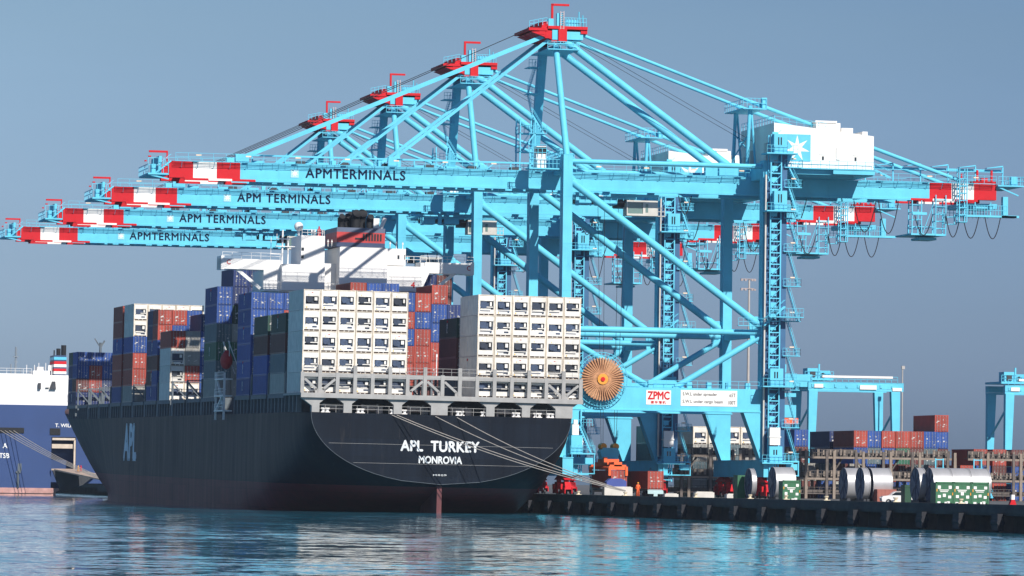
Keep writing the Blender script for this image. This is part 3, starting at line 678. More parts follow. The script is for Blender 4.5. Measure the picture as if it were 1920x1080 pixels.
# A-frame
m=C(); m.pipe((3.25,-11,53.1),(2.9,-3.8,71.2),.5,14,.46); cb(m,'mast_post')
m=C(); m.beam((3.25,11,53.1),(2.9,3.8,71.2),1.3,1.1); cb(m,'mast_post')
for y in (-4,4):
    m=C(); m.pipe((4.4,y,70.8),(29.9,y,52.9),.55,14); m.box(28.5,31.5,y-.5,y+.5,51.1,53.2); cb(m,'back_strut')
m=C(); m.box(2.2,4.0,-5,5,70.9,72.4); m.box(4.0,7.0,-4.8,4.8,71.0,72.2); m.box(1.2,6.5,-5.6,-5.4,70.2,70.35); m.rail((1.4,-5.5,69.5),(6.3,-5.5,69.5),1.1,.9,.07); m.box(1.4,6.3,-5.6,5.6,69.35,69.5)
m.pipe((2.9,-4,69.9),(2.9,4,69.9),.3,10); cb(m,'mast_head')
m=C(); m.box(1.5,7.6,-5.2,5.2,72.5,72.95); m.box(-1.4,1.5,-5,5,72.2,72.6); 
for i in range(4): m.hexa([(-.9+i*1.0,-4.9,72.2-i*.55),(.0+i*1.0,-4.9,72.2-i*.55),(.0+i*1.0,4.9,72.2-i*.55),(-.9+i*1.0,4.9,72.2-i*.55)],[(-.7+i*1.0,-4.9,72.25),(.2+i*1.0,-4.9,72.25),(.2+i*1.0,4.9,72.25),(-.7+i*1.0,4.9,72.25)])
m.prism([(-1.0,72.0),(3.0,70.6),(3.0,72.2)],'y',-4.85,4.85); m.box(.6,1.6,-4.6,4.6,72.6,73.6); m.prism([(1.6,73.1),(7.8,72.95),(7.8,72.2),(6.9,71.7),(6.9,72.5)],'y',5.21,5.4); m.box(3.1,4.4,-5.3,-4.9,70.6,72.5); m.box(6.6,7.6,-5.0,5.0,71.9,72.5); cb(m,'sheave_platform',RD)
m=C(); m.beam((2.6,-3,73.5),(2.6,-3,76.5),.32); m.beam((2.5,-3,76.35),(5.2,-3,76.35),.32); cb(m,'maintenance_davit',RD)
m=C(); m.rail((3.8,-5,72.95),(7.4,-5,72.95),1.3,.45,.06); m.rail((-1.3,-4.9,72.6),(1.4,-4.9,73.2),1.0,.7,.06); m.box(4.4,6.2,-4.8,-4.2,72.95,74.0); m.box(2.9,3.9,-4.9,-4.3,73.0,74.9); m.pipe((6.5,-4,73),(6.5,-4,75.3),.1,6); m.pipe((7.1,-4,73),(7.1,-4,74.8),.1,6); m.box(1.7,2.5,-4.5,-3.6,73,74.1); cb(m,'mast_railing')
m=C(); m.pipe((3.4,-5.2,70.4),(3.4,-5.2,75.2),.07,6); m.pipe((3.9,-5.2,70.4),(3.9,-5.2,75.2),.07,6)
for i in range(14): m.beam((3.4,-5.2,70.6+i*.34),(3.9,-5.2,70.6+i*.34),.05)
cb(m,'caged_ladder',pm('pale_pink_grey',(.6,.5,.5),.6))
# stays
for y in (-4,4):
    m=C(); m.beam((2.2,y,71.9),(-44.3,y,51.9),.28,.62); cb(m,'fore_stay')
    m=C(); m.beam((2.3,y,71.3),(-21.8,y,52.2),.26,.45); cb(m,'fore_stay')
    m=C(); m.pipe((5.9,y,72.2),(33.4,y,62.6),.25,10); m.pipe((33.4,y,62.6),(66.8,y,51.5),.3,10); cb(m,'back_stay')
m=C()
for y in (-1.6,-1.1,1.1,1.6): m.path([(-1.3,y,72.4),(-43,y,53.0)],.05,5)
for y in (-1.5,1.5): m.path([(6,y,71.8),(36,y,56)],.035,5)
cb(m,'hoist_rope',RB)
m=C()
for y in (-4,4):
    m.pipe((32.9,y,51.2),(33.3,y,62.0),.28,10); m.pipe((34.4,y,51.2),(33.5,y,62.0),.18,8)
m.box(31.9,35.6,-5.2,5.2,61.4,61.55); m.rail((31.9,-5.2,61.55),(35.6,-5.2,61.55),1.5,.6,.07); m.rail((31.9,-5.2,61.55),(31.9,5.2,61.55),1.3,1,.06); m.beam((33.3,-4,58),(33.3,4,55),.15); m.beam((33.3,4,58),(33.3,-4,55),.15)
m.box(34.9,35.7,-5,-4.4,61.6,63.2); cb(m,'stay_frame')
# machinery house
m=C(); m.prism([(34.9,52.2),(50.5,52.2),(50.5,57.3),(34.9,58.9)],'y',-11.9,6.5); hs=cb(m,'machinery_house',[pm('house_cladding',(.78,.77,.73),.5,var=.05,vs=.4,streak=.8,rust=.12,rustc=(.55,.5,.42))])
m=C(); m.box(36.4,40.6,-11.96,-11.9,53.2,57.25); em=cb(m,'emblem',EMB,hs)
m=C(); star(m,38.5,55.15,-11.97,2.0); cb(m,'emblem_star',WH,em)
m=C(); m.box(43.2,47.0,-6,-2,58.1,59.6); m.box(43.0,46.4,-6.2,-1.8,59.6,59.9); m.box(47.2,49,-6,-2,57.4,58.9); m.box(49.6,50.4,-9,-4,57.3,58.2); cb(m,'roof_unit',WH,hs)
m=C()
for x in (42.4,47.5): m.box(x,x+.3,-11.94,-11.9,53.5,54.05)
cb(m,'window',GLS,hs)
for b_ in ((42.0,43.0,-12.0,-11.9,54.3,54.36),(47.2,48.2,-12.0,-11.9,54.3,54.36),(44.6,45.2,-12.05,-11.9,53.6,55.4)):
    m=C(); m.box(*b_); cb(m,'vent_hood',WH,hs)
m=C(); m.rail((35,-11.8,58.8),(43,-11.8,58.0),1.1,1.2,.05); m.rail((34.95,-11.8,58.9),(34.95,6.4,58.9),1.1,1.5,.06); m.rail((35,-12.6,52.2),(50.4,-12.6,52.2),1.1,1.4,.05); m.box(34.2,50.6,-12.7,-11.95,52.05,52.18); cb(m,'handrail',CY,hs)
m=C(); m.box(34.9,50.5,-11.8,6.8,51.3,52.15); m.box(36,48,-10,5,51.1,51.3); m.box(44,50.5,-12.6,-11.8,51.4,52.0); m.stair((53,-12.2,51.1),(50.6,-12.2,52.2),.8); cb(m,'house_floor')
m=C(); m.box(34.3,34.85,-9.5,-8.4,52.4,56); m.box(34.3,34.85,-1,0,53,55.4); m.box(34.2,34.85,2,3,52.4,54.6); cb(m,'duct',pm('duct_grey',(.55,.53,.5),.5),hs)
# elevator mast and stairs at the near landside leg
m=C(); 
for x in (34.0,35.6): m.beam((x,-13.6,5),(x,-13.6,57),.18); m.beam((x,-12.2,5),(x,-12.2,57),.18)
z=5.2
while z<56.5:
    m.box(34.1,35.5,-13.65,-13.5,z,z+.16); m.beam((34.05,-13.6,z),(35.55,-13.6,z+1.5),.08); m.box(34.25,35.1,-13.3,-13.2,z+.45,z+1.2); z+=1.7
m.mi=1; m.box(35.68,36.7,-13.0,-11.2,8.3,56); m.box(33.6,35.68,-12.35,-12.15,8.3,50); cb(m,'elevator_shaft',[CY,pm('shaft_shade_blue',(.03,.12,.25),.5)])  # darker blue panels: the shade on the shaft put into the paint
m=C(); m.pipe((33.55,-12.6,9),(33.55,-12.6,51),.16,8); cb(m,'cable_conduit',pm('conduit_cream',(.7,.66,.6),.6))
for z0,z1,xa in ((8.0,10.4,33.9),(19.4,22.0,33.9),(45.6,48.5,34.2),(54.2,57.0,34.1)):
    m=C(); m.box(xa,xa+2.0,-14.8,-13.7,z0,z1); m.box(xa-1.2,xa+3.6,-15.2,-12,z0-.2,z0-.02); m.rail((xa-1.2,-15.2,z0),(xa+3.6,-15.2,z0),1.1,.7,.05)
    cbx=cb(m,'elevator_landing')
    m=C(); m.box(xa+.6,xa+.8,-14.83,-14.8,z0+1.1,z1-.5); m.box(xa+1.0,xa+1.2,-14.83,-14.8,z0+1.1,z1-.5); cb(m,'window',GLS,cbx)
m=C(); m.box(34.0,35.6,-14.6,-13.6,10.6,13.2); m.box(33.9,35.7,-14.7,-13.5,11.7,11.9); cb(m,'elevator_car',WH)
m=C(); m.mi=0
zs_=[8.3,13.3,18.9,24.0,29.2,34.4,39.6,44.6,49.2,52.2]
for i,z in enumerate(zs_):
    m.box(36.2,38.9,-13.4,-11.6,z-.12,z); m.rail((36.2,-13.4,z),(38.9,-13.4,z),1.1,.6,.05); m.rail((38.9,-13.4,z),(38.9,-11.6,z),1.1,.6,.05)
    if i<len(zs_)-1: m.stair((38.5,-12.9,z),(36.9,-12.9,zs_[i+1]),.7,12)
    m.mi=1; m.box(37.2,37.9,-13.55,-13.4,z+1.15,z+1.35); m.mi=0
m.box(29.5,34,-12.6,-12,28.3,28.4); m.rail((29.5,-12.6,28.4),(34,-12.6,28.4),1.1,.7,.05); m.stair((33.2,-13.4,28.4),(36.4,-13.4,31.3),.7); m.rail((33.6,-15,29.8),(38.9,-15,29.8),1.2,.6,.05); m.box(33.6,38.9,-15.1,-13.7,29.6,29.75)
cb(m,'stair_tower',[CY,LAMP])
# machinery ladders under the sill at the landside
m=C(); m.box(34.0,38.6,-14.5,-13,6.0,6.15); m.box(34.0,38.6,-14.5,-13,8.05,8.2); m.beam((34.05,-14.4,6),(34.05,-14.4,8.2),.15); m.beam((38.5,-14.4,6),(38.5,-14.4,8.2),.15); m.box(36.9,38.4,-14.3,-13.4,6.9,7.8); cb(m,'service_platform')
# same at the waterside
m=C(); m.box(3.9,5.6,-13.5,-12.1,9.0,11.6); m.box(3.7,7.4,-14,-12.1,8.8,9.0); m.rail((3.7,-14,9),(7.4,-14,9),1.1,.6,.05); m.beam((3.9,-14,6),(3.9,-14,9),.12); m.beam((7.3,-14,6),(7.3,-14,9),.12); m.box(3.9,7.4,-14,-12.1,5.9,6.05); m.box(6,7.2,-13.8,-13,7.4,8.3); m.stair((7.0,-13,9),(5.2,-13,13),.6); m.beam((5.6,-12.4,11.6),(5.6,-12.4,15.5),.2); m.rail((5.4,-13,13),(7.2,-13,13),1,.5,.05); cb(m,'electrical_cabin')
m=C(); m.box(4.1,5.1,-13.2,-12.6,11.65,13.2); m.box(4.3,4.9,-13.25,-12.7,13.2,13.9); cb(m,'electrical_cabinet',WH)
# upper platforms round the mast foot
m=C(); 
for z in (54.6,57.4): m.box(-.8,3.4,3,6,z-.1,z); m.rail((-.8,3,z),(3.4,3,z),1.1,.7,.06); m.rail((-.8,3,z),(-.8,6,z),1.1,.7,.06)
for x in (-.7,1.6): m.beam((x,3.1,52),(x,3.1,59.5),.2); m.beam((x,5.8,52),(x,5.8,59.5),.2)
m.stair((-.4,3.4,54.6),(1.6,3.4,57.4),.7); m.stair((3,3.6,57.4),(1.2,3.6,60.2),.7); m.rail((4.0,-9,53.2),(4.0,9,53.2),1.1,1,.06); m.rail((2.5,-10,53.2),(2.5,10,53.2),1.1,1,.06)
for z in (63.5,67.5): m.box(.6,2.6,3.4,6.6,z-.1,z); m.rail((.6,3.4,z),(2.6,3.4,z),1.1,.5,.06)
m.stair((1.6,5,60),(.8,5,63.5),.7); m.stair((.8,5,63.5),(2,5,67.5),.7)
cb(m,'mast_stairs')
m=C(); m.box(-2.4,3.4,-10.8,-8.2,51.0,51.2); m.rail((-2.4,-10.8,51.2),(2.4,-10.8,51.2),1.3,.6,.07); m.rail((-2.4,-10.8,52.8),(.2,-10.8,52.8),1.3,.6,.07); m.beam((-2.2,-10.6,51),(-2.2,-10.6,54),.2); bcn=cb(m,'boom_operator_platform')
m=C(); m.box(-1.3,0.2,-10.6,-8.8,51.2,54.4); cb(m,'boom_operator_cabin',WH,bcn); m=C(); m.box(-1.32,.22,-10.63,-8.78,53.3,54.3); cb(m,'window',GLS,bcn)
# monorail on the rear, end platform, cages
m=C(); m.box(51,74,-2.2,-1.9,53.2,53.5); m.box(51,74,-3.2,-2.9,53.0,53.1)
for i in range(6): x=52+4.4*i; m.beam((x,-2.8,51),(x,-2.8,53.9),.18); m.hexa([(x-2.6,-3,53.6),(x,-3,53.9),(x,-2,53.9),(x-2.6,-2,53.6)],[(x-2.6,-3,53.7),(x,-3,54.1),(x,-2,54.1),(x-2.6,-2,53.7)])
m.box(72.4,76.6,-5.4,5.4,50.75,50.95); m.rail((72.5,-5.4,50.95),(76.6,-5.4,50.95),1.3,.6,.06); m.rail((76.6,-5.4,50.95),(76.6,5.4,50.95),1.3,1,.06); m.box(75,76,-4,-3,51,52.4); m.beam((72.5,-5,50.7),(75.8,-5,49.4),.2)
cb(m,'rear_gantry_frame')
m=C(); m.box(69.2,69.5,-4.6,-4.3,51.1,53.2); m.box(71.5,71.8,-4.6,-4.3,51.1,53.2); m.box(68.6,72.4,-4.7,-3.2,51.1,51.5); m.box(70,71,-4.6,-3.8,51.5,52.0); m.box(66.9,67.1,-4,-3.8,51.8,52.6); cb(m,'rope_anchor',RD)
def cage(m,x0,x1,y0,y1,z0,z1):
    for x in (x0,x1):
        for y in (y0,y1): m.beam((x,y,z0),(x,y,z1),.14)
    z=z0
    while z<z1+.1:
        m.beam((x0,y0,z),(x1,y0,z),.1); m.beam((x0,y1,z),(x1,y1,z),.1); m.beam((x0,y0,z),(x0,y1,z),.1); m.beam((x1,y0,z),(x1,y1,z),.1); z+=1.1
m=C(); cage(m,58.9,60.4,-4.8,-3,43.2,48.3); cage(m,60.4,62.4,-4.8,2,43.2,45); cage(m,62.6,64.2,-5,-3.4,43.0,49.2); m.box(58.7,64.3,-5,3,43.0,43.25); m.box(60.6,63.4,-3,1,42.4,42.75); m.box(58.9,61.2,-5,-4.7,46.1,46.5); m.beam((60.5,-4.8,43),(62.4,-4.8,48.2),.1); cb(m,'trolley_maintenance_cage')
m=C(); cage(m,65.9,67.1,-6.4,-5.2,45.1,53.3); m.box(65.9,67.1,-6.4,-5.2,45.0,45.1); cage(m,64.2,65.9,-5,-4,44.8,46.4); cb(m,'ladder_cage')
m=C(); m.box(66,75.6,-4.9,-3.5,46.0,46.3); m.rail((66,-4.9,46.3),(74,-4.9,46.3),1.5,.45,.07); m.rail((66,4.2,46.3),(74,4.2,46.3),1.5,.6,.07); m.box(67.2,73,-3.4,3.4,47.4,48.15); m.box(71.2,71.9,-4.8,-4.2,47.2,48.0); m.box(73.4,74.2,-4.9,-4.0,46.3,49.2)
for x in (66.5,69,71.5,74): m.beam((x,-4.6,46.3),(x,-4.6,48.3),.16)
m.box(73.2,76,-4.9,-4.5,46.0,46.35); cb(m,'rear_catwalk')
m=C()
def loop(x0,x1,z,d,y=-5.2):
    m.path([(x0+(x1-x0)*i/12,y,z-d*(1-(2*i/12-1)**2)) for i in range(13)],.075,6)
for x0,x1,d,zz in ((49.5,53.0,4.8,48),(53.4,56.6,5.0,48.1),(64.2,66.4,3.2,46),(66.9,69.4,3.3,46),(70.4,72.9,3.3,46.0),(36,38.8,3.6,48),(39.5,42,3.3,48),(59.2,62,3.0,46),(22,24,2.8,48)):
    m=C(); loop(x0,x1,zz,d); cb(m,'festoon_cable',RB)
# trolley and operator cab
def trolley():
    t_=thing('trolley','','') ; del t_['label']; del t_['category']; t_.parent=crane; t_.location=(0,0,0)
    m=C(); m.box(6.2,15.8,-3.3,3.3,47.3,47.7); m.box(7,9,-3.2,-1,46.4,47.3); m.box(10.5,13,-3.2,1,46.5,47.3); m.rail((6.2,-3.5,47.1),(15.8,-3.5,47.1),1.0,1,.06); m.box(12,19.4,-3.4,-3.1,47.7,48.1)
    m.box(6.5,7,-3.6,-3.2,46.2,48.2); m.box(9.4,10,-3.6,-3.2,46.3,48.2); m.build('trolley_frame',[CY],t_)
    m=C(); m.box(7.4,15,-2.8,2.8,46.8,47.25); m.box(13.5,15.5,-2,2,46.2,46.8); m.build('winch_gear',DK,t_)
    m=C(); m.box(14.4,16.9,-3.6,-1.2,44.9,45.2); m.box(14.4,16.9,-3.6,-1.2,46.9,47.2); m.box(16.9,19.2,-3.6,-1.2,44.9,47.2); m.box(14.4,14.55,-3.6,-1.2,45.2,46.9); m.rail((19.2,-3.6,44.95),(20.3,-3.6,44.95),1.2,.5,.08); m.box(19.2,20.4,-3.6,-2,44.85,44.95)
    c_=m.build('operator_cabin',pm('cabin_grey_white',(.55,.53,.48),.5),t_)
    m=C(); m.box(14.6,16.85,-3.5,-1.3,45.2,46.9); m.box(17.3,17.7,-3.63,-3.6,45.4,46.7); m.build('window',pm('cabin_glass',(.16,.24,.22),.1),c_)
    return t_
tr_=trolley()
# cable reel at the near waterside corner
rl=thing('reel',"",""); del rl['label']; del rl['category']; rl.parent=crane; rl.location=(0,0,0)
m=C(); cx,cz,y0=8.5,19.95,-13.6
for i in range(44):
    a_=2*math.pi*i/44; m.beam((cx+.7*math.cos(a_),y0,cz+.7*math.sin(a_)),(cx+3.25*math.cos(a_),y0-.0,cz+3.25*math.sin(a_)),.12,.16)
m.path([(cx+3.05*math.cos(2*math.pi*i/40),y0+.25,cz+3.05*math.sin(2*math.pi*i/40)) for i in range(41)],.06,5)
m.build('reel_spoke',COP,rl)
m=C(); m.pipe((cx,y0+.25,cz),(cx,y0+.75,cz),2.95,40); m.build('cable_winding',pm('wound_cable_tan',(.50,.30,.17),.7,var=.35,vs=2.5),rl)
m=C(); m.pipe((cx,y0-.25,cz),(cx,y0+.2,cz),.8,20); m.mi=1; m.pipe((cx,y0-.4,cz),(cx,y0-.2,cz),.33,12); m.build('hub',[YEL,RD],rl)
m=C(); 
for rr in (3.55,4.0): m.path([(cx+rr*math.cos(2*math.pi*i/40),y0+.9,cz+rr*math.sin(2*math.pi*i/40)) for i in range(41)],.06,5)
for i in range(40):
    a_=2*math.pi*i/40; m.beam((cx+3.3*math.cos(a_),y0+.9,cz+3.3*math.sin(a_)),(cx+4*math.cos(a_),y0+.9,cz+4*math.sin(a_)),.07)
m.box(cx-.5,cx+.5,y0+1,-11.9,cz-1,cz+1); m.build('guard_ring',CY,rl)
# signs on the near portal beam
YS=-11.95
m=C(); m.box(15.6,19.4,YS-.06,YS,16.35,18.5); sg=cb(m,'maker_sign',WH)
txt('ZPMC',RD,sg,(15.85,YS-.06,17.15),3.3,1.15,bold=.03,off=OFF)
txt('振华港机',RD,sg,(16.3,YS-.06,16.5),2.3,.42,bold=.02,off=OFF,sp=1.3)
for yy in (YS,):
    m=C(); m.box(20.9,29.6,yy-.06,yy,16.25,18.6); sg=cb(m,'load_sign',WH)
    TG=pm('sign_text_grey',(.12,.11,.11),.6)
    txt('S.W.L under spreader',TG,sg,(21.2,yy-.06,17.65),5.3,.62,off=OFF,bold=.01); txt('65T',TG,sg,(28.4,yy-.06,17.65),.95,.55,off=OFF,bold=.01)
    txt('S.W.L under cargo beam',TG,sg,(21.2,yy-.06,16.55),6.2,.62,off=OFF,bold=.01); txt('100T',TG,sg,(28.2,yy-.06,16.55),1.15,.55,off=OFF,bold=.01)
m=C(); m.box(-37.15,-35.95,-4.66,-4.6,49.1,50.3); eb=cb(m,'emblem',pm('pale_emblem_blue',(.35,.68,.78),.5),boom)
m=C(); star(m,-36.55,49.7,-4.67,.58); cb(m,'emblem_star',WH,eb)
# copies along the quay
labs=['nearest and highest light blue gantry crane, standing at the stern of the container ship',
      'second nearest of the four light blue gantry cranes, its red mast head second highest',
      'third of the four light blue gantry cranes, its boom just above the farthest one',
      'farthest of the four light blue gantry cranes, its red and white boom tip leftmost']
cranes=[crane]
for i in range(1,4):
    c_=copy_tree(crane); c_.location=(3.2,35+62.48*i,2.54); cranes.append(c_)
for i,c_ in enumerate(cranes):
    c_['label']=labs[i]
    bo=[k for k in c_.children if k.name.startswith('boom') and 'tip' not in k.name and 'oper' not in k.name][0]
    if i in (1,2): txt('APM TERMINALS',BL,bo,(-34.9,-4.6,49.15),15.2,1.4,bold=.022,off=OFF,sp=1.12)
    else: txt('APMTERMINALS',BL,bo,(-34.9,-4.6,49.15),15.0,1.4,bold=.022,off=OFF,sp=1.12)
    t_=[k for k in c_.children if k.name.startswith('trolley') and not k.type=='MESH'][0]
    t_.location.x={0:0,1:-11,2:-30,3:6}[i]
# spreader hanging from the nearest crane with its container
hb=thing('container_spreader','orange container spreader with light blue headblock hanging on ropes over the quay','spreader',(12.9,35,6.62))
m=MB(); m.box(-1.25,1.25,-1.2,1.2,1.6,2.0); m.prism([(-1.3,2.0),(-1.5,2.7),(-1.1,3.3),(1.1,3.3),(1.5,2.7),(1.3,2.0)],'y',-1.1,1.1); m.build('headblock',CY,hb)
m=MB(); 
for x in (-.95,.95): m.pipe((x,-.9,3.5),(x,.9,3.5),.5,12)
m.build('sheave',YEL,hb)
m=MB(); m.box(-.9,.9,-3,3,.75,1.6); m.box(-.6,.6,-6.1,6.1,.5,1.15); 
for y in (-6.1,5.7): m.box(-1.25,1.25,y,y+.4,.0,.75)
for x in (-1.3,1.3):
    for y in (-6.0,6.0): m.box(x-.18,x+.18,y-.25,y+.25,-.9,.5)
m.box(-1.4,-.9,-3,-2,1.1,1.9); m.build('spreader_frame',ORA,hb)
m=MB()
for x in (-1.0,1.0):
    for y in (-.6,.6): m.path([(x,y,3.6),(x*1.6,y*3.5,40.2)],.035,5)
m.build('hoist_rope',RB,hb)
container((13.1,29,3.95),'R',12.192,2.59,'brick red container held under the orange spreader above the quay','containers on the quay')
# trailers
def trailer(x,y,label):
    t_=thing('container_trailer',label,'trailer',(x,y,2.54),group='container trailers on the quay')
    m=MB(); m.box(-.5,-.3,.2,12,.95,1.2); m.box(.3,.5,.2,12,.95,1.2)
    for yy in (.1,4,8,11.9): m.box(-1.2,1.2,yy,yy+.2,1.0,1.2)
    m.build('chassis',pm('trailer_steel',(.35,.45,.47),.5),t_)
    m=MB(); m.box(-1.2,1.2,-.05,.08,.55,1.0); m.box(-.3,.3,-.08,-.04,.2,.85); m.build('rear_bumper',pm('pale_cyan_steel',(.45,.62,.64),.5),t_)
    for yy in (1.5,2.8):
        for sx in (-1,1):
            m=MB(); m.pipe((sx*.75,yy,.5),(sx*1.18,yy,.5),.5,16); m.build('wheel',RB,t_)
    m=MB(); m.box(-1.2,1.2,12.5,14.2,.7,1.2); m.box(-1.2,.2,12.7,14,1.2,3.1); 
    for sx in (-1,1): m.pipe((sx*.7,13.4,.5),(sx*1.2,13.4,.5),.5,16)
    m.build('tractor_unit',WH,t_)
trailer(18.5,28,'container trailer carrying a red container under the nearest crane, beside the worker')
container((18.5,28,3.76),'R',12.192,2.75,'brick red container riding on a trailer under the nearest crane','containers on the quay')
trailer(13.1,28.6,'container trailer waiting empty right below the orange spreader')
# ================================================================ CARGO ON THE QUAY
SIL=pm('coil_silver',(.45,.45,.46),.42,metal=.35,var=.15,vs=.6,streak=.9,rust=.25,rustc=(.35,.33,.3)); COD=pm('coil_end_dark',(.12,.14,.2),.55,metal=.3,var=.3,vs=2)
def coil(x,y,L_,Rr,label):
    t_=thing('steel_coil',label,'coil',(x,y,2.54),group='big silver coils on the quay')
    m=MB(); m.pipe((0,0,Rr+.45),(L_,0,Rr+.45),Rr,40,cap=False); m.pipe((-.03,0,Rr+.45),(.08,0,Rr+.45),Rr+.04,40,cap=False); m.pipe((L_-.08,0,Rr+.45),(L_+.03,0,Rr+.45),Rr+.04,40,cap=False); m.build('coil_drum',SIL,t_)
    m=MB(); m.pipe((L_-.05,0,Rr+.45),(L_-.03,0,Rr+.45),Rr-.02,40); m.build('coil_end',COD,t_)
    m=MB(); m.pipe((.03,0,Rr+.45),(.05,0,Rr+.45),Rr-.02,40)
    for i in range(8): a_=math.pi*i/4; m.beam((.0,.3*math.cos(a_),Rr+.45+.3*math.sin(a_)),(.0,(Rr-.1)*math.cos(a_),Rr+.45+(Rr-.1)*math.sin(a_)),.1)
    m.pipe((-.1,0,Rr+.45),(.03,0,Rr+.45),.35,16); m.build('coil_end',COD,t_)
    m=MB(); m.box(0,.4,-Rr*.8,Rr*.8,0,.6); m.box(L_-.4,L_,-Rr*.8,Rr*.8,0,.6); m.build('cradle',DK,t_)
coil(4.9,-72,.55,1.85,'narrow silver coil, far left, half hidden by the wide coil beside it')
coil(6.0,-79.2,2.5,1.95,'wide silver coil at the left with one green and white crate in front')
coil(6.5,-108.5,1.7,1.9,'silver coil at the left end of the middle group beside the brown box')
coil(5.5,-118.5,.7,1.9,'narrow silver coil in the middle of the middle group')
coil(6.6,-118.5,2.3,1.9,'wide silver coil directly behind the brown box beside the white car')
coil(6.2,-137.6,.8,1.9,'narrow dark-faced silver coil at the left end of the right group')
coil(6.9,-140.5,2.2,1.9,'leftmost wide silver coil behind the three green crates')
coil(9.2,-140.5,2.15,1.9,'middle wide silver coil behind the three green crates')
coil(11.45,-140.5,2.2,1.9,'rightmost wide silver coil behind the three green crates')
GRN=pm('crate_green',(.035,.15,.07),.5,var=.25,vs=2)
def crate(x,y,w_,label,v):
    t_=thing('cargo_crate',label,'crate',(x,y,2.54),group='green and white cargo crates at the quay edge')
    m=MB(); m.box(0,w_,0,2,.35,2.6); m.box(-.05,w_+.05,-.05,2.05,0,.12); m.box(0,.15,-.02,2,.12,.35); m.box(w_-.15,w_,-.02,2,.12,.35); m.box(-.06,.08,-.06,.08,0,2.7); m.box(w_-.08,w_+.06,-.06,.08,0,2.7); m.box(0,w_,-.06,0,2.5,2.68); m.build('crate_body',GRN,t_)
    rnd=random.Random(v)
    for (px,pz) in ((.18,1.9),(w_-.5,1.9),(.2,.9),(w_-.55,.85),(w_/2-.2,1.0+.2*(v%2)),(.15,.15),(w_/2,.12),(w_-.7,.2)):
        m=MB(); m.box(px,px+.35,-.035,0,pz,pz+.3+.06*rnd.random()); m.build('white_panel',WH,t_)
    m=MB(); m.box(w_/2-.6,w_/2+.5,-.035,0,1.72,1.82); m.box(w_/2-.5,w_/2+.4,-.035,0,1.55,1.64); m.build('lettering_plate',WH,t_)
    m=MB(); m.box(.02,.12,-.09,-.06,1.6,1.9); m.box(w_-.1,w_,-.09,-.06,1.2,1.5); m.build('amber_reflector',YEL,t_)
crate(3.0,-94.5,2.15,'single green and white crate in front of the wide left silver coil',1)
crate(5.0,-149,1.95,'leftmost of the three green and white crates at the right',2)
crate(7.1,-149,1.95,'middle one of the three green and white crates at the right',3)
crate(9.2,-149,1.9,'rightmost of the three green and white crates at the right',4)
m=MB(); m.box(0,1.0,0,2,.2,3.3); m.box(-.03,1.03,-.03,2.03,.6,.75); m.box(.3,.7,-.04,0,2.6,3.0); o=m.build('cargo_crate',GRN,loc=(4.0,-70,2.54)); tag(o,'dark green crate with a white square beside the left coils','crate')
m=MB(); m.box(0,.8,0,1.5,.1,2.3); m.box(-.02,.82,-.03,0,.2,.3); m.box(-.02,.82,-.03,0,2.0,2.1); o=m.build('cargo_crate',pm('very_dark_green',(.01,.06,.03),.6),loc=(7.7,-129,2.54)); tag(o,'dark green crate between the white car and the right coils','crate')
m=MB(); m.box(0,2.35,0,2.2,.15,1.75); m.box(.1,.4,.1,2,0,.15); m.box(1.9,2.2,.1,2,0,.15)
for i in range(5): m.box(.1+i*.45,.16+i*.45,-.03,0,.2,1.7)
o=m.build('wooden_case',pm('brown_pink_board',(.36,.13,.10),.8,var=.15,vs=2),loc=(6.7,-121.5,2.54)); tag(o,'reddish brown case in front of a silver coil, left of the white car','case')
# white car
car=thing('parked_car','small white car parked between the brown case and the right coils','car',(8.3,-124.5,2.54),rz=R(-8))
m=MB(); prof=[(-2.0,.35),(-2.05,.75),(-1.9,.95),(-1.05,1.05),(-.45,1.5),(.9,1.52),(1.7,1.12),(1.98,1.05),(2.0,.4),(1.6,.3),(-1.6,.3)]
m.prism(prof,'y',-.82,.82); m.build('body',pm('car_white_paint',(.8,.8,.79),.2),car)
m=MB(); m.prism([(-.95,1.08),(-.42,1.44),(.2,1.45),(.2,1.08)],'y',-.84,.84); m.prism([(.28,1.08),(.28,1.45),(.85,1.45),(1.4,1.12)],'y',-.84,.84); m.build('window',GLS,car)
for x in (-1.25,1.3):
    for y in (-.78,.78):
        m=MB(); m.pipe((x,y-.1,.32),(x,y+.1,.32),.32,16); w1=m.build('wheel',RB,car); m=MB(); m.pipe((x,y-.11,.32),(x,y+.11,.32),.17,12); m.build('rim',STL,w1)
m=MB(); m.box(-2.07,-1.95,-.78,-.45,.65,.85); m.build('headlight',WH,car); m=MB(); m.box(-2.07,-1.95,.45,.78,.65,.85); m.build('headlight',WH,car)
# cones / barriers
for x,y in ((22.0,-110),(27.3,-110)):
    t_=thing('traffic_barrier','red and white plastic barrier on the quay at the far right','barrier',(x,y,2.54),group='red and white barriers at the right')
    m=MB(); m.prism([(-.45,0),(.45,0),(.2,.7),(-.2,.7)],'y',-.3,.3); m.build('red_base',RD,t_)
    m=MB(); m.prism([(-.22,.7),(.22,.7),(.2,1.3),(-.2,1.3)],'y',-.3,.3); m.build('white_top',WH,t_)
